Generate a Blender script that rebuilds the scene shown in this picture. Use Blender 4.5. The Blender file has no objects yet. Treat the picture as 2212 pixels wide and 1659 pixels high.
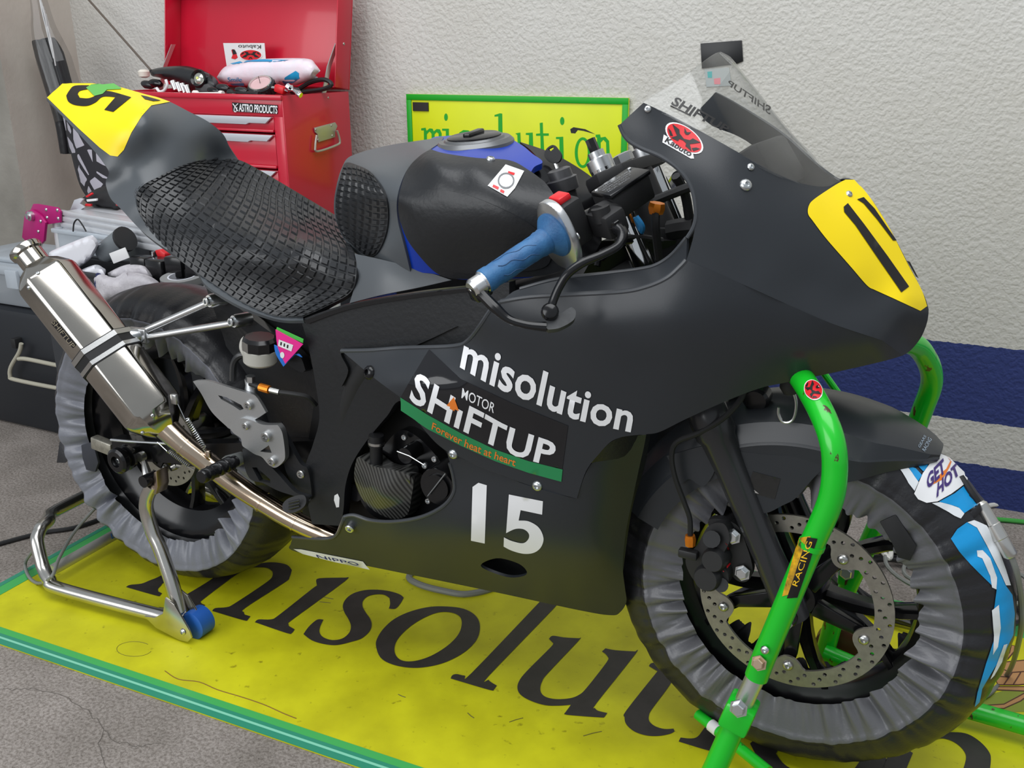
import bpy, bmesh, math, random
import numpy as np
from mathutils import Vector, Matrix
from mathutils.geometry import delaunay_2d_cdt
from mathutils.bvhtree import BVHTree
random.seed(7); rng = np.random.default_rng(7)
scene = bpy.context.scene
COL = scene.collection
pi = math.pi

# ---------------------------------------------------------------- camera
IW, IH = 2212, 1659
FPX = 2100.0
CAM = Vector((0.8645, -1.3989, 1.1113))
YAW, PIT, ROL = -0.4792, 0.3352, -0.0046
FW = Vector((math.sin(YAW)*math.cos(PIT), math.cos(YAW)*math.cos(PIT), -math.sin(PIT)))
_r = Vector((math.cos(YAW), -math.sin(YAW), 0)); _u = _r.cross(FW)
RT = _r*math.cos(ROL) + _u*math.sin(ROL)
UP = -_r*math.sin(ROL) + _u*math.cos(ROL)
cd = bpy.data.cameras.new('camera'); cam = bpy.data.objects.new('camera', cd); COL.objects.link(cam)
cd.sensor_fit = 'HORIZONTAL'; cd.sensor_width = 36; cd.lens = FPX/IW*36
cd.clip_start = 0.02; cd.clip_end = 60
m = Matrix((RT, UP, -FW)).transposed().to_4x4(); m.translation = CAM
cam.matrix_world = m
scene.camera = cam
# ---------------------------------------------------------------- light
scene.view_settings.view_transform = 'Standard'; scene.view_settings.look = 'None'
scene.view_settings.gamma = 1.0; scene.view_settings.use_curve_mapping = False
scene.view_settings.exposure = 0.0
w = bpy.data.worlds.new('world'); scene.world = w; w.use_nodes = True
bg = w.node_tree.nodes['Background']; bg.inputs[0].default_value = (0.86, 0.93, 1.0, 1); bg.inputs[1].default_value = 0.46
def area(name, loc, target, sx, sy, power, col=(1, 1, 1)):
    l = bpy.data.lights.new(name, 'AREA'); l.shape = 'RECTANGLE'; l.size = sx; l.size_y = sy; l.energy = power; l.color = col
    o = bpy.data.objects.new(name, l); COL.objects.link(o); o.location = loc
    o.rotation_euler = (Vector(target)-Vector(loc)).to_track_quat('-Z', 'Y').to_euler()
    return o
area('garage_opening_daylight', (-1.9, -4.6, 2.3), (0, 0.4, 0.6), 4.5, 2.6, 140, (0.97, 0.985, 1.0))
area('ceiling_daylight', (0.4, -0.6, 3.3), (0.4, 0.2, 0), 3.4, 2.0, 85, (0.97, 0.985, 1.0))

# ---------------------------------------------------------------- helpers
def ray(px, py):
    return FW + RT*((px-IW/2)/FPX) - UP*((py-IH/2)/FPX)
def P(px, py, h):            # the point seen at this pixel, h metres right of the machine's centre plane
    d = ray(px, py); return CAM + d*((-h-CAM.y)/d.y)
def PZ(px, py, z=0.0):       # the point at this height
    d = ray(px, py); return CAM + d*((z-CAM.z)/d.z)
def PP(px, py, o, n):        # on any plane
    d = ray(px, py); o = Vector(o); n = Vector(n); return CAM + d*((o-CAM).dot(n)/d.dot(n))
def proj(v):
    d = Vector(v)-CAM; z = d.dot(FW); return (IW/2+FPX*d.dot(RT)/z, IH/2-FPX*d.dot(UP)/z)

def S(r, g, b):
    f = lambda c: (c/12.92 if c <= .04045 else ((c+.055)/1.055)**2.4)
    return (f(r/255), f(g/255), f(b/255), 1)
def M(name, col, rough=.5, metal=0., bump=0., bscale=200., var=0., vscale=8., spec=.5, coat=0., vcol=None, trans=0., ior=1.45, aniso=0., alpha=1., obj=True, detail=3.):
    m = bpy.data.materials.new(name); m.use_nodes = True; nt = m.node_tree; b = nt.nodes['Principled BSDF']
    b.inputs['Base Color'].default_value = col; b.inputs['Roughness'].default_value = rough; b.inputs['Metallic'].default_value = metal
    b.inputs['Specular IOR Level'].default_value = spec; b.inputs['Coat Weight'].default_value = coat; b.inputs['Coat Roughness'].default_value = .08
    b.inputs['Transmission Weight'].default_value = trans; b.inputs['IOR'].default_value = ior; b.inputs['Alpha'].default_value = alpha
    b.inputs['Anisotropic'].default_value = aniso
    N = nt.nodes.new; L = nt.links.new
    tc = N('ShaderNodeTexCoord')
    if var > 0 or vcol:
        n = N('ShaderNodeTexNoise'); n.inputs['Scale'].default_value = vscale; n.inputs['Detail'].default_value = detail; n.inputs['Roughness'].default_value = .65
        L(tc.outputs['Object'], n.inputs['Vector'])
        r = N('ShaderNodeValToRGB'); r.color_ramp.elements[0].position = .3; r.color_ramp.elements[1].position = .7
        c2 = vcol or tuple(min(1, c*(1+var)) for c in col[:3])+(1,)
        c1 = col if vcol else tuple(c*(1-var) for c in col[:3])+(1,)
        r.color_ramp.elements[0].color = c1; r.color_ramp.elements[1].color = c2
        L(n.outputs['Fac'], r.inputs['Fac']); L(r.outputs['Color'], b.inputs['Base Color'])
    if bump > 0:
        n = N('ShaderNodeTexNoise'); n.inputs['Scale'].default_value = bscale; n.inputs['Detail'].default_value = 4
        L(tc.outputs['Object'], n.inputs['Vector'])
        bp = N('ShaderNodeBump'); bp.inputs['Strength'].default_value = bump; bp.inputs['Distance'].default_value = .004
        L(n.outputs['Fac'], bp.inputs['Height']); L(bp.outputs['Normal'], b.inputs['Normal'])
    return m

def tag(o, label=None, cat=None, group=None, kind=None):
    if label: o['label'] = label
    if cat: o['category'] = cat
    if group: o['group'] = group
    if kind: o['kind'] = kind
    return o
OFFS = {}
def thing(name, label, cat, loc=(0, 0, 0), group=None):
    o = bpy.data.objects.new(name, None); COL.objects.link(o); o.location = loc; o.empty_display_size = .05
    OFFS[o.name] = Vector(loc)
    return tag(o, label, cat, group)
def link(name, me, parent=None, mw=None):
    o = bpy.data.objects.new(name, me); COL.objects.link(o)
    if mw is not None: o.matrix_local = mw
    if parent is not None:
        o.parent = parent
        if parent.name in OFFS: o.matrix_parent_inverse = Matrix.Translation(-OFFS[parent.name])
        elif parent.type == 'MESH' and parent.get('_mw'): o.matrix_parent_inverse = parent.matrix_local.inverted()
    if mw is not None: o['_mw'] = 1
    return o
class G:   # collects geometry for one mesh
    def __init__(s): s.v = []; s.f = []; s.m = []
    def add(s, v, f, mi=0):
        k = len(s.v); s.v += [tuple(a) for a in v]; s.f += [tuple(i+k for i in q) for q in f]; s.m += [mi]*len(f)
        return s
def mk(name, g, mat, parent=None, smooth=35, label=None, cat=None, group=None, kind=None):
    v, f, mi = (g.v, g.f, g.m) if isinstance(g, G) else (g[0], g[1], None)
    me = bpy.data.meshes.new(name); me.from_pydata([tuple(a) for a in v], [], [tuple(q) for q in f])
    mats = mat if isinstance(mat, (list, tuple)) else [mat]
    for a in mats: me.materials.append(a)
    if mi and len(mats) > 1: me.polygons.foreach_set('material_index', mi)
    if smooth:
        me.polygons.foreach_set('use_smooth', [True]*len(me.polygons)); me.set_sharp_from_angle(angle=math.radians(smooth))
    me.update()
    o = link(name, me, parent)
    return tag(o, label, cat, group, kind)

def frame(axis):
    a = Vector(axis).normalized(); t = Vector((0, 0, 1)) if abs(a.z) < .9 else Vector((1, 0, 0))
    u = a.cross(t).normalized(); return a, u, a.cross(u)
def cr(pts, n=8, closed=False):   # Catmull-Rom through points (tuples of any length)
    q = [np.array(a, float) for a in pts]; N = len(q); out = []
    rngs = range(N) if closed else range(N-1)
    for i in rngs:
        if closed: a, b, c, d = q[(i-1) % N], q[i], q[(i+1) % N], q[(i+2) % N]
        else: a, b, c, d = q[max(i-1, 0)], q[i], q[i+1], q[min(i+2, N-1)]
        for k in range(n):
            t = k/n; out.append(.5*((2*b)+(-a+c)*t+(2*a-5*b+4*c-d)*t*t+(-a+3*b-3*c+d)*t**3))
    if not closed: out.append(q[-1])
    return out
def tube(pts, r, n=12, smooth=0, closed=False, caps=True):
    if smooth: pts = cr([tuple(p) for p in pts], smooth, closed)
    pts = [Vector([float(c) for c in p]) for p in pts]; N = len(pts)
    rs = r if isinstance(r, (list, tuple)) else [r]*N
    if len(rs) != N: rs = list(np.interp(np.linspace(0, 1, N), np.linspace(0, 1, len(rs)), rs))
    v = []; f = []
    u = None
    for i in range(N):
        if closed: t = (pts[(i+1) % N]-pts[i-1]).normalized()
        else: t = (pts[min(i+1, N-1)]-pts[max(i-1, 0)]).normalized()
        if u is None: _, u, _w = frame(t)
        u = (u-t*u.dot(t)).normalized(); w_ = t.cross(u)
        for k in range(n):
            a = 2*pi*k/n; v.append(pts[i]+(u*math.cos(a)+w_*math.sin(a))*rs[i])
    for i in range(N if closed else N-1):
        j = (i+1) % N
        for k in range(n): f.append((i*n+k, i*n+(k+1) % n, j*n+(k+1) % n, j*n+k))
    if caps and not closed:
        f.append(tuple(range(n))[::-1]); f.append(tuple((N-1)*n+k for k in range(n)))
    return v, f
def lathe(prof, o, axis, n=24, caps=True, arc=None):   # prof: (t along axis, radius)
    a, u, w_ = frame(axis); o = Vector(o); v = []; f = []
    for t, r in prof:
        for k in range(n):
            an = 2*pi*k/n; v.append(o+a*t+(u*math.cos(an)+w_*math.sin(an))*r)
    for i in range(len(prof)-1):
        for k in range(n): f.append((i*n+k, i*n+(k+1) % n, (i+1)*n+(k+1) % n, (i+1)*n+k))
    if caps: f.append(tuple(range(n))[::-1]); f.append(tuple((len(prof)-1)*n+k for k in range(n)))
    return v, f
def box(c, s, rot=None, bev=0.0):
    bm = bmesh.new(); bmesh.ops.create_cube(bm, size=1)
    for q in bm.verts: q.co = Vector((q.co.x*s[0], q.co.y*s[1], q.co.z*s[2]))
    if bev: bmesh.ops.bevel(bm, geom=bm.edges[:], offset=bev, segments=2, affect='EDGES', profile=.5)
    R = rot if rot is not None else Matrix.Identity(3); c = Vector(c)
    bm.verts.index_update()
    v = [R @ q.co + c for q in bm.verts]; f = [[q.index for q in fc.verts] for fc in bm.faces]; bm.free(); return v, f
def RZ(a): return Matrix.Rotation(a, 3, 'Z')
def basis(x, y, z): return Matrix((x, y, z)).transposed()
def prism(pts, n, th, bev=0.0):   # planar 3-D outline extruded by th along n
    bm = bmesh.new(); n = Vector(n).normalized()
    vs = [bm.verts.new(Vector(p)) for p in pts]; fc = bm.faces.new(vs)
    r = bmesh.ops.extrude_face_region(bm, geom=[fc]); nv = [e for e in r['geom'] if isinstance(e, bmesh.types.BMVert)]
    for q in nv: q.co += n*th
    bmesh.ops.recalc_face_normals(bm, faces=bm.faces[:])
    if bev: bmesh.ops.bevel(bm, geom=bm.edges[:], offset=bev, segments=2, affect='EDGES', profile=.5)
    bm.verts.index_update()
    v = [q.co.copy() for q in bm.verts]; f = [[q.index for q in fc.verts] for fc in bm.faces]; bm.free(); return v, f

class TPS:
    def __init__(s, pts, lam=1e-5):
        a = np.array(pts, float); s.x = a[:, :2]/1000; n = len(a)
        K = s.k(s.x); A = np.zeros((n+3, n+3)); A[:n, :n] = K+lam*np.eye(n)
        Q = np.hstack([np.ones((n, 1)), s.x]); A[:n, n:] = Q; A[n:, :n] = Q.T
        s.w = np.linalg.lstsq(A, np.append(a[:, 2], [0, 0, 0]), rcond=None)[0]
    def k(s, y):
        d2 = ((y[:, None]-s.x[None])**2).sum(-1); return np.where(d2 > 0, .5*d2*np.log(d2+1e-12), 0)
    def __call__(s, px, py):
        y = np.array([[px, py]], float)/1000; return float((s.k(y) @ s.w[:-3])[0]+s.w[-3]+y[0] @ s.w[-2:])
def outline(pts, n=6):   # closed pixel outline; a third value 1 marks a sharp corner; runs between corners are splines
    cs = [i for i, p in enumerate(pts) if len(p) > 2 and p[2]]
    q = [p[:2] for p in pts]
    if not cs: return [tuple(a) for a in cr(q, n, True)]
    q = q[cs[0]:]+q[:cs[0]]; cs = [c-cs[0] for c in cs]+[len(q)]; q = q+[q[0]]; out = []
    for a, b in zip(cs[:-1], cs[1:]):
        seg = q[a:b+1]
        out += [tuple(x) for x in cr(seg, n)][:-1] if len(seg) > 2 else [tuple(seg[0])]
    return out
def auto(pts, ang=50):   # mark sharp corners, then spline the rest
    n = len(pts); out = []
    for i in range(n):
        p, q, r = (np.array(pts[(i+k) % n][:2], float) for k in (-1, 0, 1)); u, v = q-p, r-q
        t = math.degrees(math.acos(max(-1, min(1, float(u @ v)/(np.linalg.norm(u)*np.linalg.norm(v)+1e-9)))))
        out.append((q[0], q[1], 1) if t > ang else (q[0], q[1]))
    return outline(out, 4)
def resample(pts, step, closed=True):
    q = [np.array(p, float) for p in pts]; out = []
    for i in range(len(q) if closed else len(q)-1):
        a, b = q[i], q[(i+1) % len(q)]; k = max(1, int(np.linalg.norm(b-a)/step+.5))
        out += [tuple(a+(b-a)*j/k) for j in range(k)]
    if not closed: out.append(tuple(q[-1]))
    return out
def inside(p, poly):
    x, y = p; c = False; n = len(poly); j = n-1
    for i in range(n):
        xi, yi = poly[i]; xj, yj = poly[j]
        if (yi > y) != (yj > y) and x < (xj-xi)*(y-yi)/(yj-yi)+xi: c = not c
        j = i
    return c
def cdt(polys, step, holes=()):   # triangulate outlines with interior points
    loops = [list(p) for p in polys]+[list(h) for h in holes]
    V = []; E = []
    for lp in loops:
        k = len(V); V += [Vector(p) for p in lp]; E += [(k+i, k+(i+1) % len(lp)) for i in range(len(lp))]
    A = np.array([tuple(v) for v in V])
    mn = A.min(0); mx = A.max(0); row = 0; y = mn[1]+step*.5
    while y < mx[1] and step > 0:
        x = mn[0]+step*(.5 if row % 2 else .1)
        while x < mx[0]:
            if any(inside((x, y), p) for p in polys) and not any(inside((x, y), h) for h in holes):
                if ((A-np.array([x, y]))**2).sum(1).min() > (step*.55)**2: V.append(Vector((x, y)))
            x += step
        y += step*.87; row += 1
    r = delaunay_2d_cdt(V, E, [], 0, 1e-4)
    vo = [tuple(v) for v in r[0]]; fo = []
    for t in r[2]:
        c = (sum(vo[i][0] for i in t)/3, sum(vo[i][1] for i in t)/3)
        if any(inside(c, p) for p in polys) and not any(inside(c, h) for h in holes): fo.append(tuple(t))
    return vo, fo
def thicken(v, f, th, toward=None):   # shell: second skin th behind the first, rim closed
    v = [Vector(a) for a in v]; N = [Vector((0, 0, 0)) for _ in v]; ff = []
    for t in f:
        n = (v[t[1]]-v[t[0]]).cross(v[t[2]]-v[t[0]]); c = sum((v[i] for i in t), Vector())/len(t)
        if toward is not None and n.dot(Vector(toward)-c) < 0: t = tuple(t[::-1]); n = -n
        ff.append(tuple(t))
        for i in t: N[i] += n
    for n in N: n.normalize()
    k = len(v); out = v+[a-n*th for a, n in zip(v, N)]
    ed = {}
    for t in ff:
        for i in range(len(t)):
            a, b = t[i], t[(i+1) % len(t)]
            if (b, a) in ed: del ed[(b, a)]
            else: ed[(a, b)] = 1
    fo = ff+[tuple(i+k for i in t[::-1]) for t in ff]+[(b, a, a+k, b+k) for a, b in ed]
    return out, fo, N
SURF = {}
def panel(name, pts, ctrl, mat, parent=None, th=.003, step=16, holes=(), mirror=False, n=6, key=None, smooth=40, raw=False, label=None):
    o = outline(pts, n) if not raw else pts; o = resample(o, step)
    hs = [resample(h, step) for h in holes]
    t = ctrl if isinstance(ctrl, TPS) else TPS(ctrl)
    v2, f = cdt([o], step, hs)
    v = [P(x, y, t(x, y)) for x, y in v2]
    vv, ff, N = thicken(v, f, th, CAM)
    SURF[key or name] = BVHTree.FromPolygons([tuple(a) for a in vv], ff)
    ob = mk(name, (vv, ff), mat, parent, smooth, label=label)
    if mirror:
        mv = [(a[0], -a[1], a[2]) for a in vv]; mk(name, (mv, [q[::-1] for q in ff]), mat, parent, smooth); SURF[(key or name)+'_left'] = BVHTree.FromPolygons(mv, [q[::-1] for q in ff])
    return ob
def hit(px, py, key, off=.0008):
    d = ray(px, py).normalized(); best = None
    for k in (key if isinstance(key, (list, tuple)) else [key]):
        r = SURF[k].ray_cast(CAM, d)
        if r[0] is not None and (best is None or r[3] < best[3]): best = r
    if best is None: return None
    n = best[1] if best[1].dot(d) < 0 else -best[1]
    return best[0]+n*off, n
def drape(v2, f, key, off=.0008, clamp=False):
    hs = [hit(x, y, key, off) for x, y in v2]; ok = [i for i, h in enumerate(hs) if h]
    v = []
    if not ok: print('DRAPE MISS', key, v2[0]); return [P(x, y, .1) for x, y in v2], f
    for i, h in enumerate(hs):
        if h: v.append(h[0]); continue
        x, y = v2[i]; j = min(ok, key=lambda q: (v2[q][0]-x)**2+(v2[q][1]-y)**2); q, n = hs[j]
        v.append(PP(x, y, q, n) if not clamp and abs(ray(x, y).normalized().dot(n)) > .2 else q)
    return v, f
def decal(name, polys, key, mat, parent=None, off=.0008, step=12, holes=(), spl=False, label=None, clamp=False):
    if isinstance(polys[0][0], (int, float)): polys = [polys]
    g = G()
    for p in polys:
        o = outline(p) if spl else [q[:2] for q in p]
        v2, f = cdt([resample(o, step)], step, [resample(h, step) for h in holes]); g.add(*drape(v2, f, key, off, clamp))
    g.f = orient(g)
    return mk(name, g, mat, parent, 60, label=label)
def orient(g):
    out = []
    for t in g.f:
        a, b, c = (Vector(g.v[i]) for i in t[:3]); n = (b-a).cross(c-a)
        out.append(t if n.dot(CAM-a) > 0 else t[::-1])
    return out
_tc = {}
def text2d(s, bold=0., shear=0., space=1.):   # glyph outlines of the built-in font -> triangles in a unit box
    k = (s, bold, shear, space)
    if k in _tc: return _tc[k]
    c = bpy.data.curves.new('t', 'FONT'); c.body = s; c.offset = bold; c.shear = shear; c.space_character = space; c.resolution_u = 3; c.fill_mode = 'FRONT'
    o = bpy.data.objects.new('t', c); COL.objects.link(o)
    dg = bpy.context.evaluated_depsgraph_get(); dg.update(); me = o.evaluated_get(dg).to_mesh()
    bm = bmesh.new(); bm.from_mesh(me); bmesh.ops.triangulate(bm, faces=bm.faces[:])
    bpy.data.objects.remove(o); bpy.data.curves.remove(c)
    A = np.array([v.co[:2] for v in bm.verts]); mn, mx = A.min(0), A.max(0)
    L = (mx[1]-mn[1])*.28
    for _ in range(4):
        e = [q for q in bm.edges if q.calc_length() > L]
        if not e: break
        bmesh.ops.subdivide_edges(bm, edges=e, cuts=1); bmesh.ops.triangulate(bm, faces=[f for f in bm.faces if len(f.verts) > 3])
    bm.verts.index_update(); A = np.array([v.co[:2] for v in bm.verts])
    r = ((A-mn)/(mx-mn), [tuple(v.index for v in f.verts) for f in bm.faces], (mx-mn)[0]/(mx-mn)[1]); bm.free(); _tc[k] = r
    return r
def bil(q, u, v):   # q: bottom-left, bottom-right, top-right, top-left
    a, b, c, d = [np.array(x, float) for x in q]; return (a*(1-u)+b*u)*(1-v)+(d*(1-u)+c*u)*v
def text_on(name, s, quad, key, mat, parent=None, off=.0009, bold=0., shear=0., space=1., warp=None):
    A, f, _ = text2d(s, bold, shear, space)
    v2 = [tuple(warp(a[0], a[1])) if warp else tuple(bil(quad, a[0], a[1])) for a in A]
    v, f = drape(v2, f, key, off); g = G().add(v, f); g.f = orient(g)
    return mk(name, g, mat, parent, 60)
def text_flat(name, s, o, u, v, mat, parent=None, bold=0., shear=0., space=1., off=None):   # on a plane: o origin, u width vector, v height vector
    A, f, _ = text2d(s, bold, shear, space); o, u, v = Vector(o), Vector(u), Vector(v)
    return mk(name, ([o+u*a[0]+v*a[1] for a in A], f), mat, parent, 0)
_bolts = {}
def bolt(pos, n, r, mat, parent, kind='socket', name='bolt'):
    k = (kind, mat.name)
    if k not in _bolts:
        if kind == 'socket': pr = [(0, 1), (.75, 1), (.95, .85), (.95, .5), (.35, .46), (.35, 0.01)]
        elif kind == 'button': pr = [(0, 1), (.25, .95), (.5, .7), (.58, .42), (.2, .38), (.2, .01)]
        elif kind == 'hex': pr = [(0, 1.35), (.18, 1.35), (.18, .95), (.8, .95), (.9, .8), (.9, .01)]
        else: pr = [(0, 1), (.12, 1), (.3, .6), (.32, .01)]
        v, f = lathe(pr, (0, 0, 0), (0, 0, 1), 12 if kind != 'hex' else 6)
        me = bpy.data.meshes.new('bolt'); me.from_pydata([tuple(a) for a in v], [], f); me.materials.append(mat)
        me.polygons.foreach_set('use_smooth', [True]*len(me.polygons)); me.set_sharp_from_angle(angle=.6); _bolts[k] = me
    a, u, w_ = frame(n); mw = Matrix((u*r, w_*r, a*r)).transposed().to_4x4(); mw.translation = Vector(pos)
    return link(name, _bolts[k], parent, mw)
def bolt_on(px, py, key, r, mat, parent, kind='button', off=0.):
    h = hit(px, py, key, off); return bolt(h[0], h[1], r, mat, parent, kind) if h else None
def bead(name, pts, t, r, mat, parent, n=6, dh=0.):   # rolled edge along a pixel path on a depth field
    q = cr([p[:2] for p in pts], n)
    return mk(name, tube([P(x, y, t(x, y)-dh) for x, y in q], r, 8), mat, parent)
def coons(top, right, bottom, left):   # curves as px lists: top/bottom run left->right, left/right run bottom->top
    def ev(c):
        d = cr(c, 10); d = np.array(d); L = np.append(0, np.cumsum(np.linalg.norm(np.diff(d, axis=0), axis=1))); L /= L[-1]
        return lambda t: np.array([np.interp(t, L, d[:, 0]), np.interp(t, L, d[:, 1])])
    T, R_, B, L_ = ev(top), ev(right), ev(bottom), ev(left)
    c00, c10, c01, c11 = B(0), B(1), T(0), T(1)
    return lambda u, v: (1-v)*B(u)+v*T(u)+(1-u)*L_(v)+u*R_(v)-((1-u)*(1-v)*c00+u*(1-v)*c10+(1-u)*v*c01+u*v*c11)
def studs(name, cp, nu, nv, key, mat, parent, hgt=.0022, gap=.16, keep=None, off=0.0):
    g = G()
    for i in range(nu):
        for j in range(nv):
            cs = []; ok = True
            for s_, h_ in ((gap/2, -.0005), (gap*1.15, hgt)):
                for a, b in ((s_, s_), (1-s_, s_), (1-s_, 1-s_), (s_, 1-s_)):
                    p = cp((i+a)/nu, (j+b)/nv); q = hit(p[0], p[1], key, h_+off)
                    if q is None: ok = False; break
                    cs.append(q[0])
                if not ok: break
            if not ok or (keep and not keep((i+.5)/nu, (j+.5)/nv)): continue
            if (cs[1]-cs[0]).length > .05 or (cs[3]-cs[0]).length > .05: continue
            g.add(cs, [(4, 5, 6, 7), (0, 1, 5, 4), (1, 2, 6, 5), (2, 3, 7, 6), (3, 0, 4, 7)])
    g.f = [f if True else f for f in g.f]
    bm = bmesh.new(); vs = [bm.verts.new(v) for v in g.v]
    for f in g.f: bm.faces.new([vs[i] for i in f])
    bmesh.ops.recalc_face_normals(bm, faces=bm.faces[:])
    me = bpy.data.meshes.new(name); bm.to_mesh(me); bm.free(); me.materials.append(mat)
    return tag(link(name, me, parent), kind='stuff')
def tris(lst): return lst
# ---------------------------------------------------------------- materials
satin = M('satin_black_paint', (.0225, .0255, .030, 1), .33, bump=.03, bscale=900)
grey_satin = M('satin_grey_paint', (.070, .078, .086, 1), .31, bump=.03, bscale=900)
plastic = M('black_moulded_plastic', (.013, .014, .016, 1), .38, bump=.12, bscale=120)
gloss_black = M('gloss_black', (.008, .008, .009, 1), .18)
matt_black = M('matt_black', (.012, .012, .013, 1), .6)
deep_black = M('shadow_black_engine', (.006, .006, .007, 1), .5)
rubber = M('black_rubber', (.018, .019, .021, 1), .31, bump=.05, bscale=400)
chrome = M('chrome', (.78, .78, .78, 1), .07, 1)
steel = M('brushed_steel', (.52, .52, .51, 1), .28, 1, bump=.02, bscale=300)
stain = M('stainless_polished', (.47, .44, .395, 1), .12, 1, var=.12, vscale=6)
pipe_m = M('heat_tinted_steel', (.60, .50, .40, 1), .16, 1, vcol=(.55, .40, .27, 1), vscale=7)
alu = M('cast_aluminium', (.50, .51, .52, 1), .42, 1, bump=.05, bscale=500)
alu_bright = M('machined_aluminium', (.70, .71, .72, 1), .30, 1)
zinc = M('zinc_bolt', (.62, .64, .65, 1), .28, 1)
orange_an = M('orange_anodised', (.75, .22, .015, 1), .3, .6)
blue_paint = M('metallic_blue_paint', (.003, .035, .34, 1), .3, 0., coat=.15)
blue_rub = M('blue_grip_rubber', (.018, .085, .22, 1), .5, bump=.15, bscale=300, vcol=(.035, .15, .33, 1), vscale=30)
yellow_p = M('yellow_plate_vinyl', S(246, 216, 8), .38)
white_v = M('white_vinyl', S(232, 232, 234), .35)
black_v = M('black_vinyl', S(22, 20, 20), .4)
dark_v = M('dark_clear_vinyl', (.012, .012, .014, 1), .06)
green_v = M('green_vinyl', S(38, 130, 78), .25)
orange_v = M('orange_vinyl', S(222, 120, 40), .35)
red_v = M('red_vinyl', S(210, 30, 38), .35)
pink_v = M('pink_vinyl', S(226, 40, 140), .4); sky_v = M('blue_vinyl', S(30, 110, 200), .4); lime_v = M('lime_vinyl', S(70, 180, 70), .4)
paper = M('white_paper', S(222, 222, 222), .6)
grey_ink = M('grey_ink', S(120, 122, 124), .6)
navy_ink = M('navy_ink', S(30, 40, 110), .5)
green_p = M('green_powder_coat', S(20, 186, 38), .3, coat=.35)
def chips(m, dens=.68, scale=42):   # paint chips down to dark metal
    nt = m.node_tree; b = nt.nodes['Principled BSDF']; tc = nt.nodes.new('ShaderNodeTexCoord'); mp = nt.nodes.new('ShaderNodeMapping'); mp.inputs['Scale'].default_value = (1, 1, .45)
    n = nt.nodes.new('ShaderNodeTexNoise'); n.inputs['Scale'].default_value = scale; n.inputs['Detail'].default_value = 5; n.inputs['Roughness'].default_value = .6
    r = nt.nodes.new('ShaderNodeValToRGB'); r.color_ramp.elements[0].position = dens; r.color_ramp.elements[0].color = b.inputs['Base Color'].default_value
    r.color_ramp.elements[1].position = dens+.02; r.color_ramp.elements[1].color = S(70, 48, 30)
    nt.links.new(tc.outputs['Object'], mp.inputs['Vector']); nt.links.new(mp.outputs['Vector'], n.inputs['Vector']); nt.links.new(n.outputs['Fac'], r.inputs['Fac']); nt.links.new(r.outputs['Color'], b.inputs['Base Color'])
chips(green_p, .635, 48)
nylon_grey = M('grey_nylon', S(120, 122, 131), .33, bump=.1, bscale=260)
nylon_dgrey = M('dark_grey_nylon', S(98, 98, 102), .33, bump=.1, bscale=260)
nylon_black = M('black_nylon', S(38, 38, 41), .33, bump=.12, bscale=260)
nylon_blue = M('blue_print_nylon', S(20, 148, 212), .4, bump=.05); nylon_white = M('white_print_nylon', S(222, 226, 230), .42, bump=.05)
rim_black = M('gloss_black_wheel', (.006, .006, .007, 1), .2)
disc_m = M('brake_disc_steel', (.36, .335, .30, 1), .40, .85, var=.14, vscale=60)
blue_wheel = M('blue_urethane', S(34, 92, 176), .45)
brown_wheel = M('brown_phenolic', S(78, 44, 30), .4)
cable_blk = M('black_cable', (.012, .012, .013, 1), .4); cable_gry = M('grey_cable', S(120, 122, 118), .5); cable_wht = M('white_cable', S(205, 203, 196), .45)

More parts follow.
